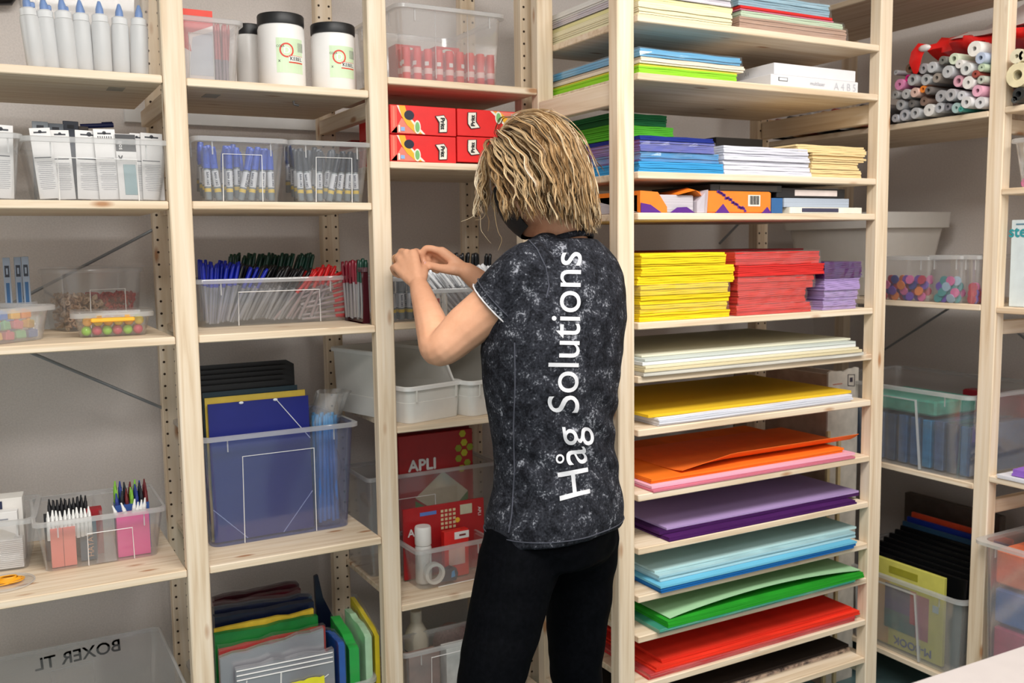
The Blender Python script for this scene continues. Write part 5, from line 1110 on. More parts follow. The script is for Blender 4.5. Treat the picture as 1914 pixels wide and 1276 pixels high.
# ------------------------------------------------------------ side run, second level: crate and small boxes
zE2 = Z['E2']; xc = EX+.10; c = EP(1640, 440, xc); a = EP(1440, 440, xc); zt_ = FP(1700, 396, c.y).z; xr2 = FP(1784, 410, c.y).x
t = thing('plastic_crate', 'big off-white plastic crate with a broad rim behind the foam boxes', 'crate', (xc, c.y, zE2+.0006)); L_ = min(a.y, .30)-c.y; H_ = zt_-zE2; WX_ = xr2-xc; b = MB(); OWm = mat((216, 212, 206), .5, .01)
b.loft([rrect(.035, WX_-.035, .06, L_-.06, .03, 0), rrect(.012, WX_-.012, .02, L_-.02, .03, H_-.05), rrect(.015, WX_-.015, .023, L_-.023, .03, H_-.05), rrect(.038, WX_-.04, .064, L_-.064, .03, .004)], OWm); b.build('body', t, smooth=40)
b = MB(); b.loft([rrect(.010, WX_-.010, .018, L_-.018, .03, H_-.052), rrect(.0, WX_, .003, L_-.003, .03, H_-.05), rrect(-.004, WX_+.004, 0, L_, .03, H_), rrect(.006, WX_-.006, .01, L_-.01, .03, H_), rrect(.013, WX_-.013, .021, L_-.021, .03, H_-.05)], OWm, False, False); b.build('rim', t, smooth=40)
def ebox(label, u0, u1, vb, vt, z, D, flare=.008, x=EX+.012, **kw):
    """box whose long front looks to the room from the side run; u0 is the far end, u1 the near end"""
    a, c = EP(u0, vb, x), EP(u1, vb, x); H = EP(u1, vt, x-flare).z-z
    return clear_bin(label, (x, a.y), (x, c.y), z, H, D, flare=flare, **kw)
fcol = [((196, 40, 70), 'crimson'), ((110, 70, 180), 'purple'), ((238, 130, 50), 'orange'), ((230, 110, 170), 'pink'), ((60, 150, 150), 'teal'), ((40, 60, 140), 'navy'), ((170, 200, 220), 'pale blue')]
fproto = {}
def foam(o, n, pal, seed, where):
    random.seed(seed)
    for i in range(n):
        c, nm_ = fcol[pal[i % len(pal)]]
        if nm_ not in fproto:
            q = MB(); q.lathe([(.0135, 0), (.0135, .004)], mat(c, .8, .03), 9); ob = q.build('foam_shape'); fproto[nm_] = ob
        else: ob = fproto[nm_].copy(); C.objects.link(ob)
        lay = i//8; k = i % 8
        T = o.T @ TR(.016+(o.W-.032)*((k*.618+lay*.21) % 1), .010+.004*(k % 3)+.012*(k//3), .012+.0165*lay) @ RX(PI/2-random.uniform(-.3, .3)) @ RZ(random.uniform(0, 3)); ob.location = T.to_translation(); ob.rotation_euler = T.to_euler()
        tag(ob, nm_+' foam shape inside '+where, 'foam shape', nm_+' foam shapes in '+where)
f1 = ebox('left clear box of craft foam shapes on the side run', 1640, 1735, 556, 480, zE2, .14, frame=None, r=.012)
foam(f1, 32, [0, 1, 2, 3, 5, 0, 1], 1, 'the left foam box')
f2 = ebox('middle clear box of teal and violet foam shapes on the side run', 1741, 1795, 558, 478, zE2, .14, frame=None, r=.012, flare=.006)
foam(f2, 28, [4, 6, 1, 4, 3], 2, 'the middle foam box')
f3 = ebox('right clear box of red foam shapes beside the side post', 1803, 1827, 560, 478, zE2, .14, frame=None, r=.012, flare=.006, x=EX+.018)
foam(f3, 20, [0, 1, 3, 0], 3, 'the right foam box')
# ------------------------------------------------------------ side run, third level: big clear box of files
zE3 = Z['E3']; p = S(1783, 893, zE3); xq = EX+.014
hE3 = EP(1780, 738, xq-.02).z-zE3
e3 = clear_bin('big clear box of blue wallets and a green pack on the side run', (xq, .02), (xq, -.515), zE3, hE3, .38, flare=.012, frame=None, r=.03, rw=.012, ticks=True)
def strap_frame(o, a, c, h):
    g = MB(); fy = lambda zz: -.012*zz/o.H-.003
    g.tube([(a*o.W, fy(0), .004), (a*o.W, fy(h*o.H), h*o.H), (c*o.W, fy(h*o.H), h*o.H), (c*o.W+.012, fy(0), .004)], .0042, RIM, 6); g.build('label_frame', o.th)
strap_frame(e3, .42, .70, .86)
BT = [((70, 100, 140), 'grey blue'), ((40, 130, 180), 'bright blue'), ((46, 92, 140), 'slate blue'), ((50, 74, 104), 'dark blue')]
for k in range(12):
    c, nm_ = BT[(k*3+(k > 6)) % 4]; h_ = hE3*(.60-.006*(k % 3)); y0 = .03+.042*k
    t = thing('file_wallet', nm_+' wallet standing in the big clear box, '+('first', 'second', 'third', 'fourth', 'fifth', 'sixth', 'seventh', 'eighth', 'ninth', 'tenth', 'eleventh', 'last')[k]+' from the far end', 'wallet', e3.L(y0, .03, .004), e3.rz)
    b = MB(); b.box((.016, .13, h_/2), (.030, .26, h_), mat(c, .35, .12, .2, 60), ch=.002); b.build('sheets', t); b = MB(); b.box((.016, .13, h_/2+.002), (.033, .264, h_+.004), FILM); b.build('wrapper', t)
t = thing('file_pack', 'green pack lying on top of the blue wallets', 'pack', e3.L(.16, .025, hE3*.60+.012), e3.rz); b = MB(); b.box((.12, .10, .024), (.26, .19, .046), mat((70, 160, 140), .4, .08, .2, 50), ch=.006); b.build('pouch', t)
t = thing('file_pack', 'dark red pack in the near end of the big clear box, past the post', 'pack', e3.L(.30, .31, .004), e3.rz); b = MB(); b.box((.09, .03, .10), (.20, .05, .20), mat((140, 34, 44), .4, .1), ch=.004); b.build('pouch', t)
# ------------------------------------------------------------ side run, lowest level in view
zE4 = Z['E4']; q4 = S(1790, 1262, zE4); hE4 = EP(1788, 1122, EX).z-zE4
e4 = clear_bin('clear box of black folders and a picture book low on the side run', (xq, .0), (xq, -.515), zE4, hE4, .38, flare=.012, frame=None, r=.03, rw=.011, m=MILKY)
strap_frame(e4, .30, .72, .88)
# book: its cover faces the room through the box wall
ya_, yb2 = e4.W*.36, e4.W*.86; hb_ = EP(1770, 1088, EX+.03).z-zE4; t = thing('picture_book', 'upside-down picture book with yellow and tan cover in the low clear box', 'book', e4.L(ya_, .022, .005), e4.rz, rot=None); w_ = yb2-ya_
b = MB(); b.box((w_/2, .006, hb_/2), (w_, .012, hb_), mat((206, 200, 96), .5, .03), ch=.0008); b.build('cover', t)
b = MB(); b.box((w_*.13, -.0006, hb_*.40), (w_*.26, .001, hb_*.78), mat((214, 166, 104), .5, .03)); b.box((w_*.42, -.0008, hb_*.47), (w_*.44, .0014, hb_*.52), mat((64, 56, 110), .5, .1)); b.box((w_*.42, -.0018, hb_*.32), (w_*.44, .0012, hb_*.22), mat((34, 96, 90), .5, .2)); b.box((w_*.60, -.0020, hb_*.54), (w_*.08, .0012, hb_*.38), mat((190, 44, 60), .5)); b.box((w_*.72, -.0010, hb_*.46), (w_*.18, .0014, hb_*.5), mat((170, 70, 110), .5)); b.box((w_*.45, -.0009, hb_*.90), (w_*.4, .0012, hb_*.08), mat((150, 146, 40), .5)); b.box((w_*.90, -.0009, hb_*.62), (w_*.08, .0012, hb_*.08), mat((170, 196, 210), .5)); b.build('print', t)
b = MB(); text_on(b, 'M-BOOK', w_*.52, mat((60, 70, 150), .5), TR(w_*.60, -.0022, hb_*.09) @ FRONT @ RZ(PI), bold=.001); b.build('lettering', t)
for k in range(7):
    y0 = .055+.026*k; hf = hE4*(1.10+.035*k)
    t = thing('folder', ('first', 'second', 'third', 'fourth', 'fifth', 'sixth', 'seventh')[k]+' black folder behind the picture book in the low clear box', 'folder', e4.L(.10, y0, .005), e4.rz); b = MB(); b.box((.19, .006, hf/2), (.36, .013, hf), mat((12, 13, 15), .3, .05), RX(-.10), ch=.002); b.build('cover', t)
for k, (c, lab) in enumerate((((40, 70, 96), 'teal folder behind the black ones, low on the side run'), ((30, 50, 140), 'blue folder behind the teal one, low on the side run'), ((236, 84, 50), 'orange red folder rising behind the blue one, low on the side run'))):
    t = thing('folder', lab, 'folder', e4.L(.10, .25+.022*k, .005), e4.rz); hf = hE4*(1.36+.05*k); b = MB(); b.box((.19, .006, hf/2), (.36, .010, hf), mat(c, .35, .04), ch=.002); b.build('cover', t)
# dark carton behind
# ------------------------------------------------------------ side run, narrow bay at the picture edge
f6 = clear_bin('clear tub of coloured shapes at the right picture edge', (EX+.03, -.628), (EX+.03, -.80), RBZ['F2'], EP(1885, 262, EX+.02).z-RBZ['F2'], .16, frame=None, r=.02)
foam(f6, 24, [3, 4, 6, 1], 6, 'the tub at the picture edge')
yy0, yy1 = min(EP(1868, 480, EX+.05).y, -.60), -.86; hh = EP(1880, 412, EX+.05).z-RBZ['F3']; t = thing('disc_pack', 'pale craft pack with teal lettering and a shiny disc at the right edge', 'craft pack', (EX+.05, yy0, RBZ['F3']+.0006), -PI/2); w_ = yy0-yy1
b = MB(); b.box((w_/2, .006, hh/2), (w_, .012, hh), mat((206, 218, 222), .4, .03), ch=.001); b.build('card', t); b = MB(); text_on(b, 'steffbox', w_*.52, mat((40, 150, 160), .5), TR(w_*.24, -.0012, hh*.87) @ FRONT, bold=.0012); b.box((w_/2, -.0005, hh*.95), (w_*.9, .0006, .004), mat((90, 130, 150), .5)); b.build('lettering', t)
b = MB(); b.lathe([(.010, 0), (.052, 0), (.052, .0015), (.010, .0015)], mat((200, 202, 204), .2, .02, metal=.3), 28, TR(w_*.38, -.0006, hh*.36) @ RX(PI/2)); b.lathe([(.009, .0005), (.009, .003)], mat((96, 92, 96), .5), 14, TR(w_*.38, -.0006, hh*.36) @ RX(PI/2)); b.build('disc', t, smooth=40)
t = pile('paper_pack', 'loose white papers under the purple foam at the right edge', 'paper pack', EX+.004, EX+.30, -.90, -.615, RBZ['F4']+.0006, RBZ['F4']+.010, P_((220, 220, 226)), 71)
t = pile('foam_sheets', 'thick purple foam sheets on the white papers at the right edge', 'foam sheets', EX+.02, EX+.26, -.90, -.65, RBZ['F4']+.0115, RBZ['F4']+.030, mat((140, 96, 190), .8, .03), 72, 3)
f8 = clear_bin('clear bin of blue and red packs at the right edge, low down', (EX-.03, -.62), (EX-.03, -.88), RBZ['F5'], EP(1880, 1018, EX-.03).z-RBZ['F5'], .30, frame=None, r=.03, rw=.018, flare=.012, m=MILKY)
for k, (c, lab) in enumerate((((226, 120, 80), 'orange pack at the top of the edge bin'), ((60, 110, 180), 'blue pack in the middle of the edge bin'), ((200, 80, 110), 'pink pack in the lower half of the edge bin'), ((50, 120, 190), 'bright blue pack at the bottom of the edge bin'))):
    hk = (f8.H-.02)/4; t = thing('craft_pack', lab, 'craft pack', f8.L(.01, .02, .005+hk*(3-k)), f8.rz); b = MB(); b.box((.11, .10, hk*.46), (.22, .2, hk*.9), mat(c, .4, .1), ch=.006); b.build('pouch', t)
t = thing('craft_pack', 'orange packet heaped above the rim of the edge bin', 'craft pack', f8.L(.05, .06, f8.H+.001), f8.rz); b = MB(); b.ball((.07, .05, .022), (.08, .06, .022), mat((240, 130, 30), .3, .06), 14, 8); b.build('pouch', t, smooth=60)
t = thing('dark_carton', 'dim brown grey carton at the back of the low side shelf', 'carton', (EX+.432, -.30, zE4+.0006)); b = MB(); b.box((-.004, .12, .19), (.03, .36, .38), mat((96, 84, 76), .8, .08), ch=.002); b.build('carton', t)
# ------------------------------------------------------------ white table in the foreground
zT = .74; a, c = S(1672, 1287, zT), S(1914, 1207, zT); d = (c-a).normalized(); nrm = Vector((d.y, -d.x, 0))
if nrm.dot(CAM-a) < 0: nrm = -nrm
t = thing('white_table', 'white table whose blurred corner shows at the lower right', 'table', (a.x, a.y, 0)); rzt = math.atan2(d.y, d.x)
b = MB(); s_ = 1 if (RZ(rzt) @ Vector((0, 1, 0))).dot(nrm) > 0 else -1
T = RZ(rzt); b.loft([rrect(-.10, 1.1, min(0, s_*.7), max(0, s_*.7), .03, zT-.03), rrect(-.10, 1.1, min(0, s_*.7), max(0, s_*.7), .03, zT)], mat((168, 160, 157), .55, .01), T=T); b.build('tabletop', t)
for x in (-.05, 1.05):
    for y in (.05, .65): b = MB(); b.tube([(x, s_*y, 0.0), (x, s_*y, zT-.03)], .018, mat((200, 200, 200), .3, metal=.6), 10, T); b.build('leg', t, smooth=50)
# black cable hanging on the wall at the upper left
g = FP(4, 3, .53); t = thing('power_cable', 'thick black cable bend on the wall at the upper left picture corner', 'cable', (g.x-.008, .53, g.z-.006))
b = MB(); b.tube([(-.10, .012, .46), (-.10, .010, .20), (-.085, 0, .07), (-.04, -.004, .004), (.02, -.004, .012), (.062, 0, .075), (.07, .010, .22), (.07, .012, .46)], .0165, mat((16, 16, 20), .3), 12); b.build('cable', t, smooth=60)
b = MB(); b.box((-.015, .018, .45), (.22, .024, .05), mat((30, 30, 32), .5), ch=.003); b.build('wall_clip', t)
# ------------------------------------------------------------ the person
import bmesh
_J = J
def J(u, v, d): return _J(u, v, d-.05)
AF = math.radians(-18); HF = Vector((math.sin(AF), math.cos(AF), 0)); HR = Vector((math.cos(AF), -math.sin(AF), 0)); UP = Vector((0, 0, 1))
SKIN = sheet_mat((226, 172, 140), (214, 156, 122), 14, .5, (.3, .7))
def fuse(mb, vox, smooth=2, name='body'):
    """join overlapping closed shapes into one continuous surface"""
    me = mb.mesh(name); o = bpy.data.objects.new('fuse', me); C.objects.link(o)
    m = o.modifiers.new('r', 'REMESH'); m.mode = 'VOXEL'; m.voxel_size = vox; m.use_smooth_shade = True
    if smooth: s_ = o.modifiers.new('s', 'SMOOTH'); s_.iterations = smooth; s_.factor = .5
    bpy.context.view_layer.update(); out = bpy.data.meshes.new_from_object(o.evaluated_get(bpy.context.evaluated_depsgraph_get()))
    out.name = name; bpy.data.objects.remove(o); return out
def limb(mb, pts, n=14, m=None):
    """tapering limb with rounded ends; pts = [(point, radius)] , made dense along a smooth curve"""
    P = [Vector(p) for p, _ in pts]; Rr = [r for _, r in pts]; path, rad = [], []
    for i in range(len(P)-1):
        p0, p1, p2, p3 = P[max(i-1, 0)], P[i], P[i+1], P[min(i+2, len(P)-1)]
        for k in range(6):
            t = k/6; path.append(.5*((2*p1)+(p2-p0)*t+(2*p0-5*p1+4*p2-p3)*t*t+(3*p1-p0-3*p2+p3)*t**3)); rad.append(Rr[i]+(Rr[i+1]-Rr[i])*t)
    path.append(P[-1]); rad.append(Rr[-1]); a = (path[0]-path[1]).normalized(); c = (path[-1]-path[-2]).normalized(); r0, r1 = rad[0], rad[-1]
    path = [path[0]+a*r0*.95, path[0]+a*r0*.7, path[0]+a*r0*.3]+path+[path[-1]+c*r1*.3, path[-1]+c*r1*.7, path[-1]+c*r1*.95]
    rad = [r0*.3, r0*.72, r0*.95]+rad+[r1*.95, r1*.72, r1*.3]
    mb.tube(path, rad, m or SKIN, n); return mb
def ell(mb, c, axes, r, m=None, n=20, k=14):
    """ellipsoid with its own axes"""
    T = Matrix(((axes[0].x, axes[1].x, axes[2].x, c.x), (axes[0].y, axes[1].y, axes[2].y, c.y), (axes[0].z, axes[1].z, axes[2].z, c.z), (0, 0, 0, 1)))
    mb.ball((0, 0, 0), r, m or SKIN, n, k, T)
foot = J(1040, 985, 2.08); person = thing('person', 'woman with wavy blond hair in a grey black T-shirt reaching into the pens', 'person', (foot.x, foot.y, 0))
PB = Vector((foot.x, foot.y, 0))
def attach(me_or_o, name):
    o = me_or_o if isinstance(me_or_o, bpy.types.Object) else bpy.data.objects.new(name, me_or_o)
    if o.name not in C.objects: C.objects.link(o)
    o.parent = person; o.location = -PB; return o
def finish(mb, name, smooth=60): return attach(mb.mesh(name, smooth), name)
# --- torso rings measured on the figure: (v, left u, right u)
rings = [(992, 912, 1158), (950, 917, 1162), (900, 929, 1153), (860, 931, 1147), (820, 928, 1143), (760, 919, 1147), (700, 911, 1154), (650, 908, 1160), (600, 914, 1166), (555, 926, 1166), (515, 940, 1160), (485, 960, 1148), (462, 985, 1130), (446, 1004, 1112)]
DT = 2.075
def torso(mb, m, grow=0.0, cut=None, ncut=None, shear=0.0):
    R = []
    for i, (v, a, c) in enumerate(rings[cut or 0:ncut]):
        ce = J((a+c)/2, v, DT); half = (c-a)/2*DT/FPX/.88+grow; q = []
        for k in range(36):
            t = 2*PI*k/36; ca, sa = math.cos(t), math.sin(t); sx = math.copysign(abs(ca)**.9, ca); sy = math.copysign(abs(sa)**.9, sa)
            q.append(tuple(ce+HR*(half*sx)+HF*(half*.78*sy)+UP*(0 if i else shear*sy)))
        R.append(q)
    # rings run bottom to top
    mb.loft(R, m); return R
# --- joints
SL, EL, WL = J(988, 515, 1.99), J(822, 652, 2.02), J(784, 536, 2.225)
SR, ER, WR = J(1100, 508, 2.25), J(985, 596, 2.37), J(874, 508, 2.285)
NB, HC = J(1050, 438, 2.085), J(999, 330, 2.085)
body = MB(); torso(body, SKIN, -.014, 1, 13)
limb(body, [(SL, .046), (SL.lerp(EL, .35), .050), (SL.lerp(EL, .7), .047), (EL, .037), (EL.lerp(WL, .25), .0385), (EL.lerp(WL, .6), .031), (WL, .0225)])
limb(body, [(SR, .046), (SR.lerp(ER, .5), .046), (ER, .037), (ER.lerp(WR, .3), .037), (ER.lerp(WR, .7), .029), (WR, .0225)])
# head, its own axes: facing azimuth and nod
ah, nod = math.radians(-27), math.radians(30)
h0 = Vector((math.sin(ah), math.cos(ah), 0)); hr = Vector((math.cos(ah), -math.sin(ah), 0)); hf = h0*math.cos(nod)-UP*math.sin(nod); hu = h0*math.sin(nod)+UP*math.cos(nod)
H = lambda r, f, u: HC+hr*r+hf*f+hu*u
ell(body, H(0, -.012, .022), (hr, hf, hu), (.073, .092, .088)); ell(body, H(0, .030, -.035), (hr, hf, hu), (.058, .060, .075)); ell(body, H(0, .050, -.082), (hr, hf, hu), (.036, .040, .030))
limb(body, [(H(0, .084, .008), .009), (H(0, .100, -.018), .012), (H(0, .100, -.030), .013)], 10); ell(body, H(.012, .093, -.030), (hr, hf, hu), (.009, .010, .008)); ell(body, H(-.012, .093, -.030), (hr, hf, hu), (.009, .010, .008))
ell(body, H(0, .086, -.058), (hr, hf, hu), (.022, .010, .006)); ell(body, H(0, .084, -.068), (hr, hf, hu), (.018, .010, .006))
for s_ in (-1, 1):
    ell(body, H(s_*.030, .078, .018), (hr, hf, hu), (.020, .010, .007)); ell(body, H(s_*.074, -.004, -.018), (hr, hf, hu), (.007, .017, .030)); ell(body, H(s_*.079, -.012, -.010), (hr, hf, hu), (.005, .012, .016)); ell(body, H(s_*.040, .055, -.03), (hr, hf, hu), (.022, .02, .02))
limb(body, [(NB-UP*.04, .062), (NB, .054), (NB.lerp(H(0, -.03, -.07), .6), .049), (H(0, -.022, -.05), .05)], 18)
# hands: palm and fingers follow the joints read off the figure
def hand(mb, wrist, mcps, fingers, thumb, pr=.0125):
    for i, q in enumerate(mcps): limb(mb, [(wrist.lerp(mcps[0].lerp(mcps[-1], i/3), .12), .0150), (wrist.lerp(q, .55), .0140), (q, pr-.0008*i)], 10)
    for a, c in zip(mcps, mcps[1:]): limb(mb, [(a.lerp(wrist, .12), .0105), (c.lerp(wrist, .12), .0105)], 8); limb(mb, [(a.lerp(wrist, .45), .0115), (c.lerp(wrist, .45), .0115)], 8)
    for q, fs in zip(mcps, fingers): limb(mb, [(q, .0098)]+[(p, r) for p, r in zip(fs, (.0086, .0078, .0066))], 10)
    limb(mb, [(wrist.lerp(thumb[0], .35), .014), (thumb[0], .0135), (thumb[1], .0108), (thumb[2], .0096), (thumb[3], .0076)], 10)
lm = [J(773, 474, 2.275), J(760, 473, 2.288), J(748, 484, 2.293), J(741, 500, 2.288)]
hand(body, WL, lm,
     [[J(779, 470, 2.31), J(790, 480, 2.335), J(795, 490, 2.335)], [J(750, 470, 2.322), J(756, 481, 2.345), J(768, 488, 2.345)], [J(738, 482, 2.322), J(743, 494, 2.342), J(754, 500, 2.343)], [J(735, 501, 2.315), J(739, 511, 2.332), J(748, 516, 2.332)]],
     [J(790, 512, 2.255), J(793, 500, 2.285), J(794, 494, 2.312), J(796, 490, 2.328)])
rm = [J(826, 470, 2.295), J(822, 476, 2.312), J(824, 486, 2.325), J(829, 497, 2.333)]
hand(body, WR, rm,
     [[J(797, 464, 2.295), J(789, 480, 2.298), J(793, 489, 2.30)], [J(803, 471, 2.312), J(799, 481, 2.312), J(802, 488, 2.310)], [J(807, 478, 2.325), J(806, 488, 2.325), J(810, 493, 2.320)], [J(813, 493, 2.345), J(811, 503, 2.348), J(818, 507, 2.343)]],
     [J(847, 504, 2.275), J(822, 501, 2.278), J(805, 496, 2.285), J(795, 492, 2.292)])
# legs inside the jeans
HL, KL, AL = J(985, 985, 2.03), J(915, 1285, 1.93), J(930, 1570, 1.95); HRt, KR, AR = J(1085, 985, 2.15), J(1076, 1235, 2.16), J(1100, 1490, 2.26)
AL = Vector((AL.x, AL.y, .075)); AR = Vector((AR.x, AR.y, .075))
legs = [(HL, KL, AL, .088, .066), (HRt, KR, AR, .086, .060)]
for a, k_, e, r0, r1 in legs: limb(body, [(a, r0*.85), (a.lerp(k_, .5), (r0+r1)*.43), (k_, r1*.85), (k_.lerp(e, .35), r1*.78), (e, .036)])
bm_ = fuse(body, .0042, 2, 'body'); bm_.materials.clear(); bm_.materials.append(SKIN); attach(bm_, 'body')
eye = MB()
for s_ in (-1, 1): ell(eye, H(s_*.030, .080, .018), (hr, hf, hu), (.011, .009, .0095), mat((238, 234, 228), .2)); ell(eye, H(s_*.030, .0868, .015), (hr, hf, hu), (.005, .003, .005), mat((50, 70, 84), .2), 10, 6)
finish(eye, 'eyes')
# nails
nail = MB(); NM = mat((236, 190, 176), .25)
for a, c in ((J(794, 487, 2.325), J(795, 490, 2.335)), (J(792, 487, 2.2915), J(793, 489, 2.297)), (J(796, 491, 2.2835), J(795, 492, 2.285))): ell(nail, c-(c-CAM).normalized()*.006, (hr, (c-CAM).normalized(), UP), (.0045, .0012, .005), NM, 8, 6)
finish(nail, 'nails'); rg = MB(); d = (lm[2]-J(738, 482, 2.322)).normalized(); o_ = d.orthogonal().normalized(); q_ = d.cross(o_); cc_ = lm[2].lerp(J(738, 482, 2.322), .55)
rg.tube([cc_+(o_*math.cos(2*PI*k/16)+q_*math.sin(2*PI*k/16))*.0098 for k in range(17)], .0012, mat((226, 200, 150), .2, metal=1.0), 6); finish(rg, 'ring')
# --- jeans and shoes
JM = sheet_mat((3, 4, 6), (8, 9, 13), 90, .75, (.4, .7)); JM.node_tree.nodes['Principled BSDF'].inputs['Specular IOR Level'].default_value = .04; jb = MB()
R = []
for i, (v, a, c) in enumerate([(1040, 925, 1140), (1000, 916, 1154), (960, 922, 1158), (915, 934, 1150), (880, 936, 1142)]):
    ce = J((a+c)/2, v, DT); half = (c-a)/2*DT/FPX/.88-.006; R.append([tuple(ce+HR*(half*math.cos(2*PI*k/32))+HF*(half*.78*math.sin(2*PI*k/32))) for k in range(32)])
jb.loft(R, JM)
for a, k_, e, r0, r1 in legs: limb(jb, [(a-UP*.02, r0), (a.lerp(k_, .25), r0*.97), (a.lerp(k_, .55), (r0+r1)*.51), (k_, r1), (k_.lerp(e, .15), r1*.93), (k_.lerp(e, .38), r1*.92), (k_.lerp(e, .75), r1*.72), (e+UP*.03, .050)], 20, JM)
ell(jb, J(1084, 992, 2.09), (HR, HF, UP), (.086, .080, .085), JM); ell(jb, J(1010, 1000, 2.03), (HR, HF, UP), (.086, .080, .085), JM)
jm = fuse(jb, .007, 4, 'jeans')
nrms = [v.normal.copy() for v in jm.vertices]; newc = []
for v, vn in zip(jm.vertices, nrms):
    n_ = noise.noise(Vector((v.co.x*9, v.co.y*9, v.co.z*26)))*.0035; newc += list(v.co+vn*n_)
jm.vertices.foreach_set('co', newc)
jm.materials.clear(); jm.materials.append(JM); attach(jm, 'jeans')
for nm_, e in (('shoe', AL), ('shoe', AR)):
    sh = MB(); limb(sh, [(e-HF*.02-UP*.025, .040), (e+HF*.08-UP*.034, .040), (e+HF*.14-UP*.042, .032)], 16, mat((40, 40, 44), .5)); me = fuse(sh, .006, 2, 'shoe')
    for v in me.vertices: v.co.z = max(v.co.z, .0)
    attach(me, nm_)
# --- T-shirt
TEE = None
m, nt, out = new_mat('acid_wash_cotton'); L = nt.links.new
b = N(nt, 'ShaderNodeBsdfPrincipled'); L(b.outputs[0], out.inputs[0]); b.inputs['Roughness'].default_value = .88; b.inputs['Specular IOR Level'].default_value = .15
tc = N(nt, 'ShaderNodeTexCoord'); n1 = N(nt, 'ShaderNodeTexNoise'); n1.inputs['Scale'].default_value = 34; n1.inputs['Detail'].default_value = 9; n1.inputs['Roughness'].default_value = .78; n1.inputs['Distortion'].default_value = .5; L(tc.outputs['Object'], n1.inputs['Vector'])
n2 = N(nt, 'ShaderNodeTexNoise'); n2.inputs['Scale'].default_value = 240; n2.inputs['Detail'].default_value = 4; L(tc.outputs['Object'], n2.inputs['Vector'])
n3 = N(nt, 'ShaderNodeTexNoise'); n3.inputs['Scale'].default_value = 3.4; n3.inputs['Detail'].default_value = 2; L(tc.outputs['Object'], n3.inputs['Vector'])
a1 = N(nt, 'ShaderNodeMath', operation='MULTIPLY_ADD'); a1.inputs[1].default_value = .42; L(n2.outputs[0], a1.inputs[0]); L(n1.outputs[0], a1.inputs[2])
a2 = N(nt, 'ShaderNodeMath', operation='MULTIPLY_ADD'); a2.inputs[1].default_value = .20; L(n3.outputs[0], a2.inputs[0]); L(a1.outputs[0], a2.inputs[2])
r = N(nt, 'ShaderNodeValToRGB'); e = r.color_ramp.elements; e[0].position = .69; e[0].color = (*srgb(12, 13, 18), 1); e[1].position = 1.08; e[1].color = (*srgb(150, 152, 160), 1); x = e.new(.88); x.color = (*srgb(46, 48, 55), 1)
L(a2.outputs[0], r.inputs[0]); L(r.outputs[0], b.inputs['Base Color']); TEE = m
ts = MB(); torso(ts, TEE, .0, shear=-.012)
def sleeve(mb, a, c, r0, r1, m, t0=-.15, t1=1.0):
    d = (c-a).normalized(); mb.tube([a-d*.06, a-d*.03, a, a.lerp(c, .35), a.lerp(c, .7), c], [r0*.55, r0*.88, r0, r0*1.0, r1*1.02, r1], m, 24)
SE = J(925, 575, 2.005); sleeve(ts, SL+UP*.004, SE, .066, .064, TEE); SE2 = SR.lerp(ER, .5); sleeve(ts, SR, SE2, .064, .064, TEE)
limb(ts, [(J(1020, 470, 2.03), .04), (SL+UP*.012, .055)], 16, TEE); limb(ts, [(J(1075, 468, 2.12), .045), (SR+UP*.01, .055)], 16, TEE)
tm = fuse(ts, .006, 3, 'tshirt')
axis_s = (SE-SL).normalized()
nrms = [v.normal.copy() for v in tm.vertices]; newc = []
for v, vn in zip(tm.vertices, nrms):
    co = v.co; k = .0030*noise.noise(Vector((co.x*9, co.y*9, co.z*17)))+.0008*noise.noise(Vector((co.x*34, co.y*34, co.z*50)))
    zz = (co.z-1.0)/.12
    k += .0042*math.exp(-zz*zz)*math.sin((co.z*1.0+.55*(co-PB).dot(HR)-.25*(co-PB).dot(HF))*95)*max(0, -(co-PB-UP*0).dot(HF)*6+.4)   # soft folds over the small of the back
    newc += list(co+vn*k)
tm.vertices.foreach_set('co', newc); tm.update()
tm.materials.clear(); tm.materials.append(TEE); tee_o = attach(tm, 'tshirt')
# stitched edges: hem band, cuff, collar, arm seam
bv = BVHTree.FromPolygons([v.co.copy() for v in tm.vertices], [tuple(p.vertices) for p in tm.polygons])
def edge_line(name, pts, rad, m, off=.001):
    mb = MB(); P = []
    for p, c in pts:
        hit = bv.ray_cast(p, (c-p).normalized()); P.append((hit[0]+hit[1]*off) if hit[0] is not None else c)
    mb.tube(P, rad, m, 6); return finish(mb, name)
ST = mat((60, 62, 72), .9, .1); FR = mat((206, 204, 206), .9, .05)
d = (SE-SL).normalized(); o1 = d.orthogonal().normalized(); o2 = d.cross(o1); cuff = MB()
ringp = [SE-d*.001+(o1*math.cos(2*PI*k/48)+o2*math.sin(2*PI*k/48))*(.0645+.0012*math.sin(k*2.7)) for k in range(49)]; cuff.tube(ringp, .0016, FR, 5); cuff_o = finish(cuff, 'cuff_edge')
cuff = MB(); cuff.tube([SE-d*.016+(o1*math.cos(2*PI*k/48)+o2*math.sin(2*PI*k/48))*.0668 for k in range(49)], .0013, ST, 5); finish(cuff, 'cuff_stitching')
zc = J(1035, 992, DT); hp = [(zc+UP*.022+(HR*math.cos(t)+HF*math.sin(t))*.4, zc+UP*.022) for t in [2*PI*k/60 for k in range(61)]]; edge_line('hem_stitching', hp, .0013, ST)
cN = J(1054, 459, 2.085); colr = MB(); colr.tube([cN+HR*(.066*math.cos(t))+HF*(.056*math.sin(t)+.002)+UP*(.004-.022*math.sin(t)) for t in [2*PI*k/40 for k in range(41)]], .0065, TEE, 10); finish(colr, 'collar')
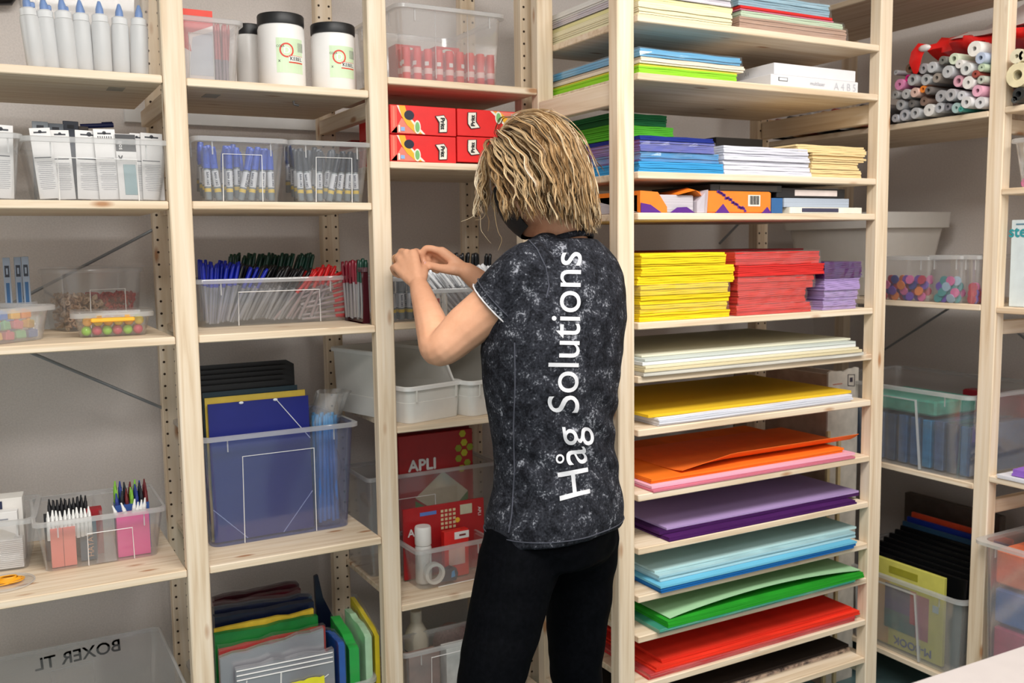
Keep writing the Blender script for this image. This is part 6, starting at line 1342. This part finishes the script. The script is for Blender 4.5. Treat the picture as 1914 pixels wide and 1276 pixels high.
def seam(name, uv, m=ST, rad=.0016):
    mb = MB(); P = []
    for i in range(len(uv)-1):
        for k in range(8):
            u, v = uv[i][0]+(uv[i+1][0]-uv[i][0])*k/8, uv[i][1]+(uv[i+1][1]-uv[i][1])*k/8; hit = bv.ray_cast(CAM, (_ray(u, v)).normalized())
            if hit[0] is not None: P.append(hit[0]+hit[1]*.0008)
    if len(P) > 2: mb.tube(P, rad, m, 5); finish(mb, name)
seam('armhole_seam', [(986, 446), (1004, 466), (1020, 500), (1026, 535), (1020, 560)]); seam('side_seam', [(962, 640), (963, 720), (960, 800), (962, 880), (957, 960), (950, 1000)])
# lettering up the back, laid on the cloth along the spine
vs, fs, tw, thh = text_data('Håg Solutions', 6)
bmt = bmesh.new(); vv = [bmt.verts.new(p) for p in vs]
for f in fs:
    try: bmt.faces.new([vv[i] for i in f])
    except ValueError: pass
bmesh.ops.triangulate(bmt, faces=bmt.faces[:])
for _ in range(3):
    ed = [e_ for e_ in bmt.edges if e_.calc_length() > .12]
    if ed: bmesh.ops.subdivide_edges(bmt, edges=ed, cuts=1); bmesh.ops.triangulate(bmt, faces=bmt.faces[:])
ymin = min(p[1] for p in vs); ymax = max(p[1] for p in vs); bas = -.0
base_y = sorted(p[1] for p in vs)[0]
cap_v, cap_f, capw, caph = text_data('H', 6)
desc = thh-(text_data('Hål', 6)[3])   # depth of the g below the line
BLU = ((475, 1087), (540, 1085), (620, 1084), (700, 1081), (745, 1080), (800, 1088), (850, 1096), (921, 1103))
def bline(v):
    for (a, ua), (c, uc) in zip(BLU, BLU[1:]):
        if v <= c: return ua+(uc-ua)*(v-a)/(c-a)
    return BLU[-1][1]
CAPPX = 56.0
lv = []
for v in bmt.verts:
    t = (v.co.x+tw/2)/tw; y = (v.co.y-ymin-desc)/caph; vv_ = 921-449*t; p = Vector((bline(vv_), vv_))+Vector((-1.0, -.02+.28*max(0, 1-t*3.2)))*CAPPX*y
    hit = bv.ray_cast(CAM, _ray(p.x, p.y).normalized()); q = hit[0]+hit[1]*.0016 if hit[0] is not None else J(p.x, p.y, 1.98); lv.append(q)
for v, q in zip(bmt.verts, lv): v.co = q
me = bpy.data.meshes.new('lettering'); bmt.to_mesh(me); bmt.free(); me.materials.append(mat((206, 206, 210), .7, .01)); attach(me, 'lettering')
# --- face mask
mk = MB(); R = []
for i in range(9):
    a = -1.25+2.5*i/8; row = []
    for j in range(7):
        u = .012-.115*j/6; bulge = .020*math.sin(PI*(j/6)*.9+.2); rr_ = .070+bulge*math.cos(a); row.append(tuple(H(math.sin(a)*(.073-.012*(j/6)), .022+math.cos(a)*(.076+bulge*.9)-.010*(j/6)+(-.0), u)))
    R.append(row)
vs_m = [p for r_ in R for p in r_]; fm = [(i*7+j, i*7+j+1, (i+1)*7+j+1, (i+1)*7+j) for i in range(8) for j in range(6)]
MK = mat((16, 17, 20), .85, .08)
mk.add(vs_m, fm, MK); cN_ = H(0, .03, -.05); mk.add([tuple(cN_+(Vector(p)-cN_)*.97) for p in vs_m], [f[::-1] for f in fm], MK); n0 = 0
for s_ in (-1, 1):
    mk.tube([H(s_*.069, .044, .004), H(s_*.076, .02, .008), H(s_*.081, -.012, .012), H(s_*.084, -.024, -.010), H(s_*.078, -.010, -.04), H(s_*.064, .03, -.075)], .0022, MK, 6)
finish(mk, 'face_mask', 60)
# --- hair
random.seed(77)
HAIRC = [mat((200, 172, 132), .42, .05, spec=.5), mat((166, 133, 92), .45, .05, spec=.5), mat((122, 92, 58), .45, .05, spec=.4), mat((82, 60, 39), .5, .05, spec=.3), mat((218, 198, 164), .40, .04, spec=.5)]
Hc0 = H(0, -.012, .022); RX_, RF_, RU_ = .077, .094, .095
def loc3(p): d = p-Hc0; return Vector((d.dot(hr)/RX_, d.dot(hf)/RF_, d.dot(hu)/RU_))
def glb(q): return Hc0+hr*(q.x*RX_)+hf*(q.y*RF_)+hu*(q.z*RU_)
cap = MB(); vsx, fsx, idx = [], [], {}
for i in range(25):
    th_ = PI*i/24
    for j in range(36):
        ph = 2*PI*j/36; q = Vector((math.sin(th_)*math.cos(ph), math.sin(th_)*math.sin(ph), math.cos(th_))); vsx.append(tuple(glb(q*1.05)))
for i in range(24):
    for j in range(36):
        th_, ph = PI*(i+.5)/24, 2*PI*(j+.5)/36; y, z = math.sin(th_)*math.sin(ph), math.cos(th_)
        if (y > .42 and z < .50) or z < -.80 or (y > .1 and z < -.1): continue
        fsx.append((i*36+j, i*36+(j+1) % 36, (i+1)*36+(j+1) % 36, (i+1)*36+j))
cap.add(vsx, fsx, HAIRC[3]); hair = cap
SH = [(SL, .07), (SR, .07), (NB-UP*.05, .075), (NB, .058), (HC-hu*.06, .052)]
def strand(q0, L_, rad, m, wave, ph, lift, stiff=.15, seg=25, kids=0):
    nrm_ = glb(q0*1.2)-glb(q0); nrm_.normalize(); part = Vector((-.10, .55, .95))   # parting sits forward on the crown
    p = glb(q0*1.02); away = (q0-part); away -= q0*away.dot(q0)/q0.length_squared
    dv = (hr*away.x+hf*away.y+hu*away.z); dv = dv.normalized() if dv.length > 1e-4 else hr; dcur = (dv*.9+nrm_*.30).normalized(); st = L_/seg; pts = [p.copy()]
    fwd = q0.y > .50
    sideb = q0.x < .15 and not fwd
    pull = -UP*(.66 if sideb else .85)-hu*.22+(hf*.06 if fwd else -hf*(.40 if sideb else .0))+hr*(.03 if sideb else (-.02 if not fwd else -.06))
    zr_ = random.uniform(-.018, .018)
    for k in range(seg):
        ql = loc3(p); pl = pull if (ql.z > (-.25 if sideb else .02) and ql.y > -.75) else Vector((pull.x*.12, pull.y*.12, -.9))-hu*.08
        dcur = (dcur*(1-stiff)+(pl+dv*.28*(1-k/seg))*stiff).normalized(); p = p+dcur*st
        q = loc3(p); lim = 1.03+lift*(.5+.5*k/seg)
        if q.length < lim and q.z > -1.2: p = glb(q*(lim/q.length))
        for c_, r_ in SH[3:]:
            d_ = p-c_
            if d_.length < r_+.010: p = c_+d_.normalized()*(r_+.010)
        lat_ = min(1, max(0, (p-HC).dot(_R)/.12))
        if p.z < (HC.z-.070+zr_ if fwd else HC.z-.094-.028*lat_+zr_*.6): break
        pts.append(p.copy())
    if len(pts) < 4: return
    out_ = []; side = dv.cross(UP); side = side.normalized() if side.length > .1 else hr; ns = len(pts)-1
    for k, p in enumerate(pts):
        f = k/ns; g = k*st; amp = wave*min(1, f*1.5)**1.3; out_.append(p+side*(amp*math.sin(g*92+ph))+nrm_*(amp*.6*math.cos(g*92+ph*1.1)))
    if kids == 0:
        rs = [rad*(.5+.9*math.sin(PI*min(1, k/ns*1.1+.1))**.8)*(1 if k < ns else .3) for k in range(ns+1)]
        hair.tube(out_, rs, m, 4); return
    for c in range(kids):      # a lock: fine hairs that run together and gather towards the tip
        a_, rr = random.uniform(0, 2*PI), random.uniform(.2, 1)*.0052; ca, sa = rr*math.cos(a_), rr*math.sin(a_); p2 = random.uniform(0, 6); cut = ns-(random.random() < .5)*random.randint(0, 5)
        P = [q+side*(ca*(1-.62*k/ns)+.0011*math.sin(k*.5+p2))+nrm_*(sa*(1-.5*k/ns)) for k, q in enumerate(out_[:cut+1])]
        n2_ = len(P)-1; mm = m if random.random() < .62 else random.choice(HAIRC)
        hair.tube(P, [rad*(.75+.35*math.sin(PI*k/n2_))*(1 if k < n2_ else .25) for k in range(n2_+1)], mm, 3)
def root():
    while True:
        a, z = random.uniform(0, 2*PI), random.uniform(-.42, 1); r_ = math.sqrt(1-z*z); q = Vector((r_*math.cos(a), r_*math.sin(a), z))
        if q.y > .50 and q.z < .52: continue
        if q.y > .15 and q.z < .05: continue
        return q
for k in range(780):
    q = root(); az = math.atan2(q.x, q.y); cl = math.sin(az*9+q.z*4)+.6*math.sin(az*23)+.5*q.z  # strand tone lightens toward the crown: highlight and under-shade put into the colour
    if -.05 < q.y < .70 and q.x < -.38 and q.z < .20: continue        # the cheek side stays open
    ci = 0 if cl > .9 else 1 if cl > .15 else 2 if cl > -.7 else 3
    if random.random() < .30: ci = random.choice((0, 1, 4, 2, 3, 3))
    L_ = .18+.085*max(0, q.z)+random.uniform(-.02, .02)
    if q.y > .5: L_ = .155+random.uniform(-.03, .02)
    strand(q, L_, random.uniform(.00055, .00085), HAIRC[ci], random.uniform(.0030, .0056), az*3+q.z*2+random.uniform(-.35, .35), random.uniform(.08, .36) if q.y > .3 else random.uniform(.0, .08), kids=7)
for k in range(150):   # fine loose hairs
    q = root(); strand(q, random.uniform(.17, .26), .0004, HAIRC[random.choice((0, 4, 4, 1))], random.uniform(.006, .014), random.uniform(0, 6), random.uniform(.15, .36), .20)
def wisp(uv, d, rad, m):
    P = [J(u, v, d) for u, v in uv]; limbp = []
    for i in range(len(P)-1):
        for k in range(5):
            p0, p1, p2, p3 = P[max(i-1, 0)], P[i], P[i+1], P[min(i+2, len(P)-1)]; t = k/5; limbp.append(.5*((2*p1)+(p2-p0)*t+(2*p0-5*p1+4*p2-p3)*t*t+(3*p1-p0-3*p2+p3)*t**3))
    limbp.append(P[-1]); hair.tube(limbp, [rad*(1-.7*i/len(limbp)) for i in range(len(limbp))], m, 5)
dw = HC and (H(0, .10, .0)-CAM).dot(_F)
wisp([(906, 330), (898, 372), (886, 402), (862, 414)], dw, .0010, HAIRC[4]); wisp([(922, 350), (925, 400), (931, 432), (938, 448), (931, 468)], dw, .0011, HAIRC[0]); wisp([(912, 350), (908, 390), (914, 412), (912, 432)], dw, .0010, HAIRC[1]); wisp([(902, 350), (898, 420), (906, 440), (918, 455)], dw, .0007, HAIRC[4]); wisp([(915, 360), (905, 404), (888, 411)], dw, .0007, HAIRC[0]); wisp([(1098, 400), (1112, 420), (1124, 415), (1132, 404)], 2.09, .0005, HAIRC[1])
finish(hair, 'hair', 70)
